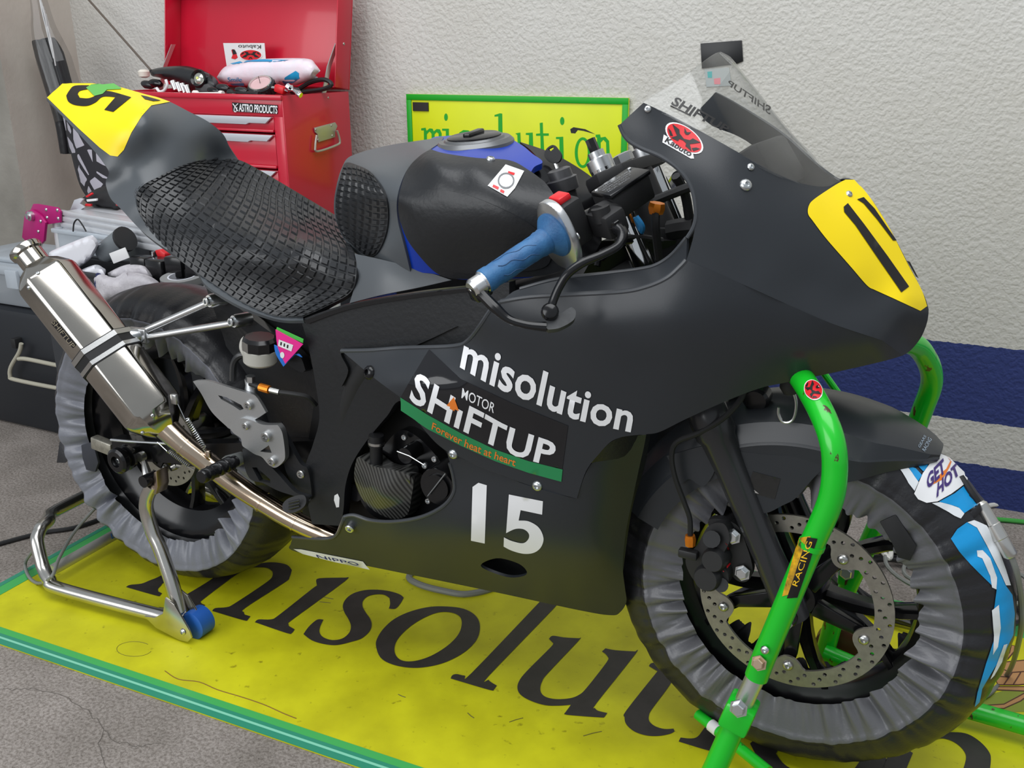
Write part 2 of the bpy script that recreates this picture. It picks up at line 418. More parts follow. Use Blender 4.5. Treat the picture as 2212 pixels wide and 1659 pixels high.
# ---------------------------------------------------------------- room
WY = 0.0451
eX = Vector((math.cos(WY), math.sin(WY), 0)); eY = Vector((-math.sin(WY), math.cos(WY), 0)); eZ = Vector((0, 0, 1))
WO = Vector((0, 1.092, 0))
def wall(px, py, off=0.): return PP(px, py, WO-eY*off, eY)
def wallm():
    m = bpy.data.materials.new('painted_stucco'); m.use_nodes = True; nt = m.node_tree; b = nt.nodes['Principled BSDF']; N = nt.nodes.new; L = nt.links.new
    b.inputs['Roughness'].default_value = .55; b.inputs['Specular IOR Level'].default_value = .35
    tc = N('ShaderNodeTexCoord'); sp = N('ShaderNodeSeparateXYZ'); L(tc.outputs['Object'], sp.inputs[0])
    wob = N('ShaderNodeTexNoise'); wob.inputs['Scale'].default_value = 70; L(tc.outputs['Object'], wob.inputs['Vector'])
    ma = N('ShaderNodeMath'); ma.operation = 'MULTIPLY_ADD'; ma.inputs[1].default_value = .008; L(wob.outputs['Fac'], ma.inputs[0]); L(sp.outputs['Z'], ma.inputs[2])
    r = N('ShaderNodeValToRGB'); r.color_ramp.interpolation = 'CONSTANT'; e = r.color_ramp.elements
    wcol = S(194, 192, 187); bl = S(46, 58, 114)
    e[0].position = 0; e[0].color = bl; e[1].position = .110; e[1].color = wcol
    a = e.new(.226); a.color = bl; a = e.new(.419); a.color = wcol
    L(ma.outputs[0], r.inputs['Fac'])
    # scuffs and stains
    st = N('ShaderNodeTexNoise'); st.inputs['Scale'].default_value = 3.2; st.inputs['Detail'].default_value = 6; L(tc.outputs['Object'], st.inputs['Vector'])
    sr = N('ShaderNodeValToRGB'); sr.color_ramp.elements[0].position = .30; sr.color_ramp.elements[0].color = (.94, .93, .91, 1); sr.color_ramp.elements[1].position = .62; sr.color_ramp.elements[1].color = (1, 1, 1, 1)
    L(st.outputs['Fac'], sr.inputs['Fac'])
    mp = N('ShaderNodeMapping'); mp.inputs['Scale'].default_value = (1, 1, 2.2); L(tc.outputs['Object'], mp.inputs['Vector'])
    sc = N('ShaderNodeTexNoise'); sc.inputs['Scale'].default_value = 22; sc.inputs['Detail'].default_value = 8; sc.inputs['Roughness'].default_value = .7; L(mp.outputs['Vector'], sc.inputs['Vector'])
    cr_ = N('ShaderNodeValToRGB'); cr_.color_ramp.elements[0].position = .715; cr_.color_ramp.elements[0].color = (1, 1, 1, 1); cr_.color_ramp.elements[1].position = .75; cr_.color_ramp.elements[1].color = (.35, .34, .33, 1); L(sc.outputs['Fac'], cr_.inputs['Fac'])
    mx = N('ShaderNodeMixRGB'); mx.blend_type = 'MULTIPLY'; mx.inputs[0].default_value = 1; L(r.outputs['Color'], mx.inputs[1]); L(sr.outputs['Color'], mx.inputs[2])
    my = N('ShaderNodeMixRGB'); my.blend_type = 'MULTIPLY'; my.inputs[0].default_value = 1; L(mx.outputs[0], my.inputs[1]); L(cr_.outputs['Color'], my.inputs[2]); L(my.outputs[0], b.inputs['Base Color'])
    n1 = N('ShaderNodeTexNoise'); n1.inputs['Scale'].default_value = 95; n1.inputs['Detail'].default_value = 1.5; L(tc.outputs['Object'], n1.inputs['Vector'])
    rr = N('ShaderNodeValToRGB'); rr.color_ramp.elements[0].position = .38; rr.color_ramp.elements[1].position = .62; L(n1.outputs['Fac'], rr.inputs['Fac'])
    bp = N('ShaderNodeBump'); bp.inputs['Strength'].default_value = .36; bp.inputs['Distance'].default_value = .003; L(rr.outputs['Color'], bp.inputs['Height']); L(bp.outputs['Normal'], b.inputs['Normal'])
    return m
stucco = wallm()
def slab(name, o, u, v, th, mat):
    o = Vector(o); u = Vector(u); v = Vector(v); n = u.cross(v).normalized()*th
    p = [o, o+u, o+u+v, o+v]; p += [a-n for a in p]
    return tag(mk(name, (p, [(0, 1, 2, 3), (7, 6, 5, 4), (0, 4, 5, 1), (1, 5, 6, 2), (2, 6, 7, 3), (3, 7, 4, 0)]), mat, None, 0), kind='structure')
slab('wall_back', WO-eX*3.4, eX*7.4, eZ*3.0, .15, stucco)
conc = M('concrete_floor', S(128, 121, 114), .75, vcol=S(160, 152, 146), vscale=5, bump=.5, bscale=160, detail=8)
def speckle(m, scale, lo, hi, c0, blend='MULTIPLY', fac=1., detail=2.):
    nt = m.node_tree; b = nt.nodes['Principled BSDF']; N = nt.nodes.new; src = b.inputs['Base Color'].links[0].from_socket
    tc = N('ShaderNodeTexCoord'); n = N('ShaderNodeTexNoise'); n.inputs['Scale'].default_value = scale; n.inputs['Detail'].default_value = detail; r = N('ShaderNodeValToRGB'); r.color_ramp.elements[0].position = lo; r.color_ramp.elements[1].position = hi
    r.color_ramp.elements[0].color = c0; r.color_ramp.elements[1].color = (1, 1, 1, 1); mx = N('ShaderNodeMixRGB'); mx.blend_type = blend; mx.inputs[0].default_value = fac
    nt.links.new(tc.outputs['Object'], n.inputs['Vector']); nt.links.new(n.outputs['Fac'], r.inputs['Fac']); nt.links.new(src, mx.inputs[1]); nt.links.new(r.outputs['Color'], mx.inputs[2]); nt.links.new(mx.outputs[0], b.inputs['Base Color'])
speckle(conc, 170, .36, .60, (.62, .60, .58, 1)); speckle(conc, 420, .30, .42, (.45, .43, .42, 1))
slab('floor', (-6, -7, 0), (12, 0, 0), (0, 9, 0), .1, conc)
pil_m = M('pillar_paint', S(176, 166, 156), .7, vcol=S(196, 188, 178), vscale=2.5, bump=.25, bscale=60)
PX0 = wall(156, 200).dot(eX)        # where the pillar meets the wall
c0 = eX*PX0; c0 = WO+eX*PX0
d_ = ray(22, 250); n_ = eX; t_ = ((c0-CAM).dot(eX))/d_.dot(eX); cn = CAM+d_*t_; DEP = (c0-cn).dot(eY)
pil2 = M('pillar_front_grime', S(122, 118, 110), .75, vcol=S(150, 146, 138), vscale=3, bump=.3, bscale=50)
gp = G(); pc = Vector((c0.x, c0.y, 0)); q = [pc, pc-eY*DEP, pc-eY*DEP-eX*2.4, pc-eX*2.4]; qq = [a+eZ*3 for a in q]
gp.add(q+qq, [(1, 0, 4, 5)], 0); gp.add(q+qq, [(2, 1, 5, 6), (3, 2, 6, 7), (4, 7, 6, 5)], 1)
tag(mk('wall_left', gp, [pil_m, pil2], None, 0), kind='structure')

# ---------------------------------------------------------------- floor mat
MY = 0.0459
mX = Vector((math.cos(MY), math.sin(MY), 0)); mY = Vector((-math.sin(MY), math.cos(MY), 0))
def MAT(a, b, z=0): return mX*a+mY*b+eZ*z
A0, A1, B0, B1 = -1.005, 1.45, -.373, .52
mat_m = M('yellow_mat_vinyl', S(196, 192, 18), .48, vcol=S(212, 210, 26), vscale=5, bump=.06, bscale=30, detail=6)
speckle(mat_m, 9, .34, .62, (.80, .79, .72, 1), detail=6.); speckle(mat_m, 60, .22, .34, (.45, .42, .3, 1), detail=4.)
gtape = M('green_border_vinyl', S(70, 170, 90), .35); gtape2 = M('dark_green_border_vinyl', S(52, 140, 112), .3)
ink = M('mat_black_print', S(52, 48, 47), .5, var=.2, vscale=25)
mat = thing('floor_mat', 'yellow floor mat with green border and black lettering under the motorcycle', 'mat', (0, 0, 0))
def rect(a0, a1, b0, b1, z0, z1):
    v = [MAT(a, b, z) for z in (z0, z1) for a, b in ((a0, b0), (a1, b0), (a1, b1), (a0, b1))]
    return v, [(3, 2, 1, 0), (4, 5, 6, 7), (0, 1, 5, 4), (1, 2, 6, 5), (2, 3, 7, 6), (3, 0, 4, 7)]
mk('mat_sheet', rect(A0, A1, B0, B1, .0005, .003), mat_m, mat, 0)
W1 = .042
for a in ((A0, A1, B0, B0+W1), (A0, A1, B1-W1, B1), (A0, A0+W1, B0+W1, B1-W1), (A1-W1, A1, B0+W1, B1-W1)):
    mk('border', rect(*a, .003, .0038), gtape, mat, 0)
mint = M('mint_border_highlight', S(132, 205, 176), .3)
mk('border_stripe', rect(A0, A1, B0+.013, B0+.018, .0038, .0043), mint, mat, 0)  # pale mint line painted in as the highlight along the near border
for a in ((A0, A1, B0, B0+.013), (A0, A1, B0+.018, B0+.026), (A0, A0+.013, B0+W1, B1-W1)):
    mk('border_stripe', rect(*a, .0038, .0042), gtape2, mat, 0)
def TR(o, s, pts): return [(o[0]+x*s, o[1]+y*s) for x, y in pts]
o1, s1 = (240, 1150), .2712; o2, s2 = (760, 1220), .2712; o3, s3 = (1340, 1300), .217; o4, s4 = (1780, 1320), .2043
LET = [
 [TR(o1, s1, [(118, 435), (150, 418), (240, 408), (300, 385), (420, 330), (640, 170), (760, 175), (440, 385), (400, 420), (372, 450), (375, 470), (405, 485), (385, 508), (345, 500)])],
 [TR(o1, s1, [(1000, 335), (860, 435), (750, 520), (712, 550), (720, 565), (750, 578), (720, 600), (640, 575), (560, 545), (480, 520), (500, 500), (590, 492), (625, 480), (810, 365), (980, 230), (1100, 200), (1130, 270)])],
 [TR(o1, s1, [(1130, 270), (1200, 245), (1300, 238), (1400, 258), (1440, 300), (1420, 360), (1380, 400), (1070, 600), (1058, 635), (1065, 655), (1110, 668), (1085, 700), (1050, 698), (805, 625), (830, 603), (920, 595), (985, 565), (1240, 395), (1285, 345), (1285, 310), (1250, 285), (1190, 277), (1100, 280)])],
 [TR(o1, s1, [(1145, 715), (1175, 693), (1275, 692), (1340, 655), (1600, 450), (1640, 425), (1633, 390), (1660, 365), (1870, 360), (1860, 390), (1450, 690), (1412, 725), (1415, 745), (1462, 772), (1440, 800), (1400, 802)])],
 [TR(o1, s1, [(1532, 810), (1575, 750), (1640, 695), (1690, 695), (1665, 750), (1660, 795), (1690, 835), (1760, 857), (1840, 845), (1895, 800), (1910, 745), (1890, 690), (1860, 640), (1845, 585), (1870, 530), (1930, 485), (2020, 460)]) + TR(o2, s2, [(200, 198), (300, 210), (380, 235), (413, 262), (385, 310), (345, 350), (295, 348), (305, 310), (300, 265), (260, 240), (200, 235), (130, 250), (90, 285), (85, 330), (110, 380), (145, 430), (157, 480), (140, 530), (80, 585), (0, 612)]) + TR(o1, s1, [(1800, 897), (1700, 890), (1600, 860)])],
 [TR(o2, s2, [(193, 650), (200, 590), (250, 510), (340, 430), (470, 370), (620, 335), (760, 332), (890, 350), (980, 400), (1018, 470), (1010, 560), (960, 640), (860, 720), (720, 785), (560, 818), (420, 815), (300, 785), (225, 735)]), TR(o2, s2, [(340, 690), (350, 620), (400, 550), (480, 480), (580, 420), (680, 382), (770, 377), (845, 400), (875, 445), (865, 520), (820, 590), (740, 660), (630, 725), (520, 762), (430, 768), (370, 745)])],
 [TR(o2, s2, [(787, 905), (800, 880), (835, 870), (900, 882), (950, 865), (1470, 322), (1700, 80), (1820, 110), (1610, 345), (1090, 885), (1090, 915), (1110, 935), (1155, 962), (1130, 997), (1090, 995)])],
 [TR(o2, s2, [(1570, 590), (1600, 565), (1690, 578), (1812, 585), (1805, 605), (1560, 865), (1515, 930), (1500, 985), (1515, 1030), (1560, 1058), (1640, 1070), (1740, 1062), (1810, 1035), (1870, 980), (2030, 775), (2040, 735), (2020, 710), (1992, 690), (2020, 665), (2100, 680), (2257, 690), (2257, 712), (1950, 1100), (1935, 1140), (1960, 1162), (2035, 1180), (2010, 1215), (1970, 1215), (1715, 1195), (1697, 1180), (1745, 1115), (1650, 1122), (1540, 1118), (1430, 1085), (1350, 1040), (1320, 990), (1330, 930), (1390, 850), (1580, 660), (1605, 625)])],
 [TR(o3, s3, [(285, 640), (310, 610), (420, 600), (520, 440), (620, 420), (560, 610), (690, 630), (660, 690), (560, 690), (490, 830), (320, 1060), (285, 1130), (290, 1190), (350, 1240), (440, 1265), (530, 1262), (540, 1290), (490, 1315), (380, 1335), (260, 1330), (140, 1290), (60, 1220), (42, 1150), (60, 1080), (370, 690)])],
 [TR(o3, s3, [(580, 1390), (600, 1350), (700, 1360), (770, 1340), (840, 1250), (1100, 900), (1250, 900), (1120, 1150), (1000, 1400), (960, 1480), (880, 1480)])],
 [[(1620, 1606), (1640, 1640), (1680, 1680), (1760, 1720), (1850, 1715), (1900, 1680), (1915, 1640), (1880, 1590), (1780, 1560), (1680, 1560)], [(1676, 1628), (1700, 1655), (1760, 1680), (1830, 1672), (1860, 1640), (1840, 1610), (1770, 1590), (1700, 1600)]],
 [TR(o4, s4, [(560, 1759), (650, 1580), (780, 1400), (940, 1500), (830, 1759)])],
 [TR(o4, s4, [(940, 1420), (1150, 1300), (1370, 1280), (1520, 1300), (1650, 1380), (1740, 1480), (1765, 1570), (1740, 1759), (1440, 1759), (1500, 1570), (1480, 1480), (1400, 1400), (1300, 1355), (1200, 1355), (1000, 1450)])],
]
for L_ in LET:
    v2, f = cdt([auto(L_[0])], 0, [auto(h) for h in L_[1:]]); v = [PZ(x, y, .0038) for x, y in v2]; g = G().add(v, f); g.f = orient(g)
    mk('letter', g, ink, mat, 0)
# printed picture at the mat's right end: brown twig-like shapes on a green round
twig = M('mat_brown_print', S(176, 130, 84), .5); twl = M('mat_line_print', S(84, 52, 40), .5); moss = M('mat_green_print', S(128, 140, 50), .5)
def matpoly(name, pts, m, z):
    v2, f = cdt([pts], 0); g = G().add([PZ(x, y, z) for x, y in v2], f); g.f = orient(g); mk(name, g, m, mat, 0)
matpoly('printed_patch', TR(o4, s4, [(1640, 1000), (1700, 900), (1900, 840), (2300, 830), (2400, 1000), (2200, 1060), (1900, 1075)]), moss, .0034)
TW = [[(1720, 800), (2114, 800), (2200, 850), (1740, 830)], [(1640, 1030), (1650, 1000), (1900, 985), (2060, 900), (2150, 850), (2180, 870), (2080, 950), (1900, 1030)], [(1900, 540), (2114, 520), (2250, 560), (2250, 760), (2060, 780), (1840, 780), (1800, 700), (1850, 620)], [(1900, 520), (1960, 440), (1980, 360), (2020, 370), (2010, 430), (1940, 510)]]
for t in TW:
    matpoly('printed_twig', TR(o4, s4, t), twig, .0036)
for t in TW:
    mk('printed_line', tube([PZ(x, y, .0037) for x, y in TR(o4, s4, t)], .0012, 5, closed=True), twl, mat)
for t in ([(1850, 600), (1980, 650), (2114, 640)], [(1990, 650), (1900, 780)], [(2080, 650), (2000, 780)], [(1830, 690), (1960, 700)]):
    mk('printed_line', tube([PZ(x, y, .0038) for x, y in TR(o4, s4, t)], .0012, 5), twl, mat)

# ---------------------------------------------------------------- tyre warmers
FX, FZ, RX, RZ_ = .65, .3108, -.65, .3292
def warmer(name, cx, cz, prof, nb, mats, parent, seed, tread=None, na=420, amp=.010):
    r_ = np.random.default_rng(seed)
    full = prof+[(-y, r) for y, r in prof[-2::-1]]
    d = np.array(cr(full, 5)); L = np.append(0, np.cumsum(np.linalg.norm(np.diff(d, axis=0), axis=1))); m = len(d)
    half = L[-1]/2
    fr = [23, 31, 37, 43, 53, 67]; ph = r_.uniform(0, 6.28, (2, 6)); lo = r_.uniform(0, 6.28, (2, 4))
    v = []; f = []; mi = []
    tang = np.gradient(d, axis=0); tang /= np.linalg.norm(tang, axis=1)[:, None]
    nor = np.stack([-tang[:, 1], tang[:, 0]], 1)
    for k in range(na):
        th = 2*pi*k/na
        for i in range(m):
            side = 0 if L[i] < half else 1; t = min(1, min(L[i], L[-1]-L[i])/nb)
            lw = .75+.35*math.sin(3*th+lo[side][0])+.25*math.sin(7*th+lo[side][1])
            s = 0
            for q_, (n, p_) in enumerate(zip(fr, ph[side])):
                s += (1-2*abs(math.sin(.5*(n*th+p_+1.6*t*math.sin(2*th+p_)+.7*math.sin(5*th+p_)))))*(1, .9, .8, .7, .5, .4)[q_]
            s /= 2.6
            e_ = min(L[i], L[-1]-L[i]); a = amp*lw*((1-t)*.8+.34) if t < 1 else amp*.34*lw*math.exp(-(e_-nb)/.030)+.0010
            gather = -.007*math.exp(-((min(L[i], L[-1]-L[i])-nb)/.004)**2)
            off = s*a+gather*.6
            y = d[i][0]-nor[i][0]*off*1.0*(1 if True else 0); r = d[i][1]-nor[i][1]*off
            if t < .12: r += .004*s*(1-t/.12)
            v.append((cx+r*math.cos(th), y, cz+r*math.sin(th)))
    for k in range(na):
        k2 = (k+1) % na
        for i in range(m-1):
            f.append((k*m+i, k*m+i+1, k2*m+i+1, k2*m+i)); mid = .5*(L[i]+L[i+1]); e = min(mid, L[-1]-mid)
            c = 0 if e < nb else 1
            if tread: c = tread(2*pi*(k+.5)/na, mid-half, c)
            mi.append(c)
    g = G(); g.v = v; g.f = f; g.m = mi
    SURF[name+str(seed)] = BVHTree.FromPolygons(v, f)
    return mk('cover', g, mats, parent, 75)
fw = thing('tyre_warmer', 'grey and black tyre warmer with blue and white print on the front wheel', 'tyre warmer', (FX, 0, 0), 'tyre warmers')
rw = thing('tyre_warmer', 'grey and black tyre warmer gathered around the rear wheel behind the silencer', 'tyre warmer', (RX, 0, 0), 'tyre warmers')
fprof = [(-.056, .180), (-.064, .205), (-.0707, .236), (-.066, .262), (-.05, .285), (-.025, .297), (0, .2995)]
rprof = [(-.076, .222), (-.090, .245), (-.098, .268), (-.093, .288), (-.072, .307), (-.036, .319), (0, .3236)]
warmer('front', FX, FZ, fprof, .057, [nylon_dgrey, nylon_black], fw, 3, None, na=560, amp=.013)
warmer('rear', RX, RZ_, rprof, .058, [nylon_grey, nylon_black], rw, 5, na=560, amp=.012)
# ---------------------------------------------------------------- motorcycle
bike = thing('motorcycle', 'matt black faired racing motorcycle number 15 standing on paddock stands', 'motorcycle', (0, 0, 0))
def C(o, s, pts): return [(o[0]+p[0]*s, o[1]+p[1]*s)+tuple(p[2:]) for p in pts]
K = .3617
def warp2(base, top):
    b = np.array(cr(base, 12)); t = np.array(cr(top, 12))
    def arc(d):
        L = np.append(0, np.cumsum(np.linalg.norm(np.diff(d, axis=0), axis=1))); return L/L[-1]
    bl, tl = arc(b), arc(t)
    def f(u, v):
        p = np.array([np.interp(u, bl, b[:, 0]), np.interp(u, bl, b[:, 1])]); q = np.array([np.interp(u, tl, t[:, 0]), np.interp(u, tl, t[:, 1])]); return p*(1-v)+q*v
    return f
# ---- upper cowl
cowl_ctrl = [(1338, 270, .175), (1390, 222, .165), (1500, 275, .152), (1600, 330, .136), (1720, 392, .088), (1790, 402, .042), (1845, 388, 0), (1882, 430, 0), (1920, 490, 0), (1962, 570, 0), (1990, 625, 0), (2006, 668, 0), (2000, 705, 0), (1975, 750, .004),
             (1950, 768, .03), (1905, 735, .085), (1800, 700, .132), (1700, 657, .168), (1600, 612, .194), (1483, 562, .213), (1500, 460, .198), (1470, 370, .187), (1380, 318, .180), (1700, 500, .140), (1762, 432, .082), (1600, 450, .172), (1745, 612, .137), (1660, 598, .176), (1830, 655, .106), (1850, 590, .086), (1900, 640, .066), (1960, 650, .04), (1800, 520, .095)]
TC = TPS(cowl_ctrl)
cowl = panel('upper_cowl', [(1338, 270, 1), (1390, 222, 1), (1440, 245), (1520, 287), (1600, 332), (1660, 366), (1720, 392), (1760, 402), (1790, 402), (1812, 392), (1845, 388, 1), (1882, 430), (1920, 490), (1962, 570), (1990, 625), (2006, 668, 1), (2003, 695), (1990, 728), (1968, 756), (1950, 768, 1), (1905, 735, 1), (1800, 700), (1700, 657), (1600, 612), (1530, 582), (1483, 562, 1), (1498, 510), (1503, 460), (1495, 410), (1470, 370), (1430, 340), (1380, 318), (1352, 298)],
             TC, satin, bike, th=.003, step=13, mirror=True)
o_, s_ = (1300, 50), K
decal('number_plate', C(o_, s_, [(1508, 935, 1), (1455, 935, 1), (1390, 970), (1270, 1050), (1235, 1090), (1230, 1140), (1260, 1185), (1340, 1290), (1480, 1450), (1580, 1565), (1620, 1590, 1), (1900, 1718, 1), (1940, 1690, 1), (1905, 1590), (1820, 1430), (1710, 1215), (1605, 1050), (1540, 970, 1)]), 'upper_cowl', yellow_p, cowl, spl=True)
decal('numeral', C(o_, s_, [(1440, 1100), (1465, 1078), (1560, 1200), (1700, 1390), (1830, 1575), (1785, 1610), (1640, 1400), (1510, 1210), (1443, 1130)]), 'upper_cowl', black_v, cowl, off=.0016)
for q_ in ([(1520, 1055), (1560, 1042), (1625, 1110), (1710, 1235), (1756, 1300), (1735, 1300), (1640, 1175), (1560, 1080)], [(1815, 1420), (1840, 1425), (1893, 1525), (1870, 1515)]): decal('numeral', C(o_, s_, q_), 'upper_cowl', black_v, cowl, off=.0016)
for b in ((1475, 1022), (888, 860)): bolt_on(o_[0]+b[0]*K, o_[1]+b[1]*K, 'upper_cowl', .0052, zinc, cowl, 'button', .0005)
bolt_on(1611, 400, 'upper_cowl', .0085, zinc, cowl, 'button'); bolt_on(1399, 236, 'upper_cowl', .005, zinc, cowl, 'button')
def kabuto(cx, cy, ax, ay, bx, by, key, parent, name=True):   # oval sticker: centre + half-axis vectors in the photo
    E = lambda r, n=28: [(cx+ax*r*math.cos(t)+bx*r*math.sin(t), cy+ay*r*math.cos(t)+by*r*math.sin(t)) for t in np.linspace(0, 2*pi, n, endpoint=False)]
    Q = lambda pts: [(cx+ax*x+bx*y, cy+ay*x+by*y) for x, y in pts]
    decal('sticker', E(1.1), key, white_v, parent, .0009, 8); decal('sticker', E(1.0), key, red_v, parent, .0014, 8)
    sw = [[(-.85, -.5), (-.4, -.42), (-.3, -.1), (0, .1), (.3, -.1), (.4, -.42), (.85, -.5), (.6, -.1), (.38, .22), (.62, .72), (.22, .62), (.2, .36), (0, .28), (-.2, .36), (-.22, .62), (-.62, .72), (-.38, .22), (-.6, -.1)],
          [(-.95, .05), (-.75, .15), (-.55, .45), (-.7, .6)], [(.95, .05), (.75, .15), (.55, .45), (.7, .6)], [(-.2, -.85), (0, -.6), (.2, -.85), (.12, -.45), (0, -.35), (-.12, -.45)]]
    for s in sw: decal('sticker_mark', Q(s), key, black_v, parent, .0019, 8)
kabuto(1478, 299, 36, 24, -9, 20, ['upper_cowl'], cowl)
decal('sticker', [(1434, 291), (1496, 328), (1499, 343), (1492, 343), (1431, 308)], 'upper_cowl', white_v, cowl)
text_on('lettering', 'Kabuto', [(1435, 307), (1491, 340), (1496, 328), (1440, 295)], 'upper_cowl', black_v, cowl, .0014, .02, .2)
# ---- windscreen
def glassm():
    m = bpy.data.materials.new('clear_screen'); m.use_nodes = True; nt = m.node_tree; nt.nodes.clear(); N = nt.nodes.new; L = nt.links.new
    o = N('ShaderNodeOutputMaterial'); mx = N('ShaderNodeMixShader'); t = N('ShaderNodeBsdfTransparent'); t.inputs[0].default_value = (.945, .95, .95, 1); g = N('ShaderNodeBsdfGlossy'); g.inputs['Roughness'].default_value = .03
    fr = N('ShaderNodeLayerWeight'); pw = N('ShaderNodeMath'); pw.operation = 'POWER'; pw.inputs[1].default_value = 4.; ml = N('ShaderNodeMath'); ml.operation = 'MULTIPLY_ADD'; ml.inputs[1].default_value = .55; ml.inputs[2].default_value = .03; L(fr.outputs['Facing'], pw.inputs[0]); L(pw.outputs[0], ml.inputs[0]); L(ml.outputs[0], mx.inputs[0]); L(t.outputs[0], mx.inputs[1]); L(g.outputs[0], mx.inputs[2]); L(mx.outputs[0], o.inputs[0]); return m
glass = glassm()
scr_ctrl = [(1390, 222, .165), (1475, 165, .112), (1530, 125, .055), (1556, 112, 0), (1620, 178, 0), (1700, 280, 0), (1770, 355, 0), (1818, 392, 0), (1520, 287, .150), (1600, 332, .136), (1720, 392, .088), (1788, 403, .042), (1560, 200, .085), (1640, 290, .078), (1720, 350, .055)]
screen = panel('windscreen', [(1388, 220, 1), (1475, 165), (1530, 125), (1548, 114), (1556, 112, 1), (1620, 178), (1700, 280), (1770, 355), (1818, 392, 1), (1790, 404), (1760, 404), (1720, 394), (1660, 368), (1600, 334), (1520, 289), (1440, 247)], scr_ctrl, glass, bike, th=.0022, step=12, mirror=True)
text_on('lettering', 'SHIFTUP', C(o_, s_, [(408, 488), (740, 660), (768, 622), (445, 440)]), 'windscreen', black_v, screen, .001, .03)
decal('lettering', C(o_, s_, [(410, 492), (408, 500), (530, 560), (532, 550)]), 'windscreen', black_v, screen)
text_on('lettering', 'SHIFTUP', C(o_, s_, [(1010, 548), (745, 362), (765, 335), (1008, 500)]), 'windscreen_left', black_v, screen, .001, .02)
# instrument block behind the screen
mk('instrument_cluster', box((.545, .0, .945), (.05, .17, .075), Matrix.Rotation(-.6, 3, 'Y'), .01), matt_black, bike)
mk('cowl_stay', tube([(.40, -.06, .90), (.48, -.05, .93), (.56, -.03, .92), (.62, 0, .88)], .007, 8, 6), matt_black, bike)
mk('cowl_stay', tube([(.40, .06, .90), (.48, .05, .93), (.56, .03, .92), (.62, 0, .88)], .007, 8, 6), matt_black, bike)
# ---- side fairing
side_ctrl = [(738, 758, .164), (800, 790, .182), (870, 752, .176), (980, 748, .192), (1010, 735, .200), (840, 830, .203), (1040, 700, .221), (1083, 652, .229), (1146, 642, .231), (1233, 637, .231), (1343, 631, .228), (1397, 620, .224), (1441, 601, .219), (1483, 562, .213), (1600, 612, .194), (1700, 657, .168), (1800, 700, .132), (1905, 735, .085), (1950, 768, .03), (1975, 752, .004),
             (1160, 690, .237), (1300, 690, .240), (1450, 690, .228), (1130, 775, .231), (1250, 800, .235), (1400, 790, .224), (1600, 730, .192), (1750, 760, .145), (1860, 775, .09), (1800, 803, .102), (1700, 825, .137), (1640, 838, .155), (1560, 868, .176), (1480, 905, .193), (1410, 938, .204), (1330, 950, .212), (1262, 1030, .206),
             (900, 830, .215), (1000, 860, .224), (950, 790, .205), (1030, 800, .222), (1200, 900, .222), (1100, 950, .214), (965, 975, .203), (1100, 1032, .206), (1245, 1076, .203), (870, 865, .208), (910, 920, .210)]
TS = TPS(side_ctrl)
side = panel('side_fairing', [(1483, 562, 1), (1530, 582), (1600, 612), (1700, 657), (1800, 700), (1905, 735, 1), (1950, 768, 1), (1905, 781), (1800, 805), (1700, 826), (1640, 839), (1560, 870), (1480, 906), (1425, 933), (1395, 938, 1), (1330, 948), (1290, 985), (1265, 1020), (1246, 1077, 1), (1160, 1054), (1060, 1017), (965, 975, 1), (940, 955), (910, 920), (870, 862, 1), (810, 818), (738, 758, 1), (800, 757), (870, 752), (980, 748), (1012, 735), (1040, 700), (1062, 668), (1083, 652), (1146, 642), (1233, 637), (1343, 631), (1397, 620), (1441, 601), (1470, 576)],
             TS, satin, bike, th=.004, step=14, mirror=True)
lip_c = [(1083, 652, .229), (1146, 642, .231), (1233, 637, .231), (1343, 631, .228), (1397, 620, .224), (1441, 601, .219), (1470, 576, .214), (1124, 624, .214), (1206, 603, .206), (1315, 590, .202), (1384, 581, .200), (1419, 572, .199), (1452, 550, .200), (1482, 516, .204)]
panel('fairing_lip', [(1083, 652, 1), (1100, 636), (1124, 624), (1206, 603), (1315, 590), (1384, 581), (1419, 572), (1452, 550), (1484, 514, 1), (1482, 562, 1), (1470, 576), (1441, 601), (1397, 620), (1343, 631), (1233, 637), (1146, 642)], lip_c, satin, side, th=.004, step=11)
edge_m = M('satin_edge_highlight', (.045, .049, .055, 1), .30)  # lighter than the panel paint, so the beads carry the bright edge highlight
bead('rolled_edge', [(1083, 652), (1146, 642), (1233, 637), (1343, 631), (1397, 620), (1441, 601), (1470, 576), (1483, 562)], TS, .004, edge_m, side, dh=.0025)
bead('rolled_edge', [(738, 758), (800, 757), (870, 752), (980, 748), (1012, 735), (1040, 700), (1062, 668), (1083, 652)], TS, .0038, edge_m, side, dh=.002)
bead('rolled_edge', [(1124, 624), (1206, 603), (1315, 590), (1384, 581), (1419, 572), (1452, 550), (1483, 514)], TPS(lip_c), .003, edge_m, side, dh=.001)
bead('rolled_edge', [(1484, 514), (1498, 490), (1503, 460), (1495, 410), (1470, 370), (1430, 340), (1380, 318), (1352, 298), (1338, 270)], TC, .0028, edge_m, cowl, dh=.001)
o6, K6 = (600, 650), K
c6 = lambda pts: C(o6, K6, pts)
decal('sponsor_panel', c6([(905, 290), (1090, 465), (1400, 610), (1735, 745), (1700, 1005), (1500, 955), (1300, 885), (1100, 790), (900, 680), (735, 575), (790, 480)]), 'side_fairing', dark_v, side)
decal('sponsor_band', c6([(735, 575), (900, 680), (1100, 790), (1300, 885), (1500, 955), (1703, 1005), (1695, 1078), (1500, 1025), (1300, 955), (1100, 865), (900, 765), (735, 655)]), 'side_fairing', green_v, side, off=.0012)
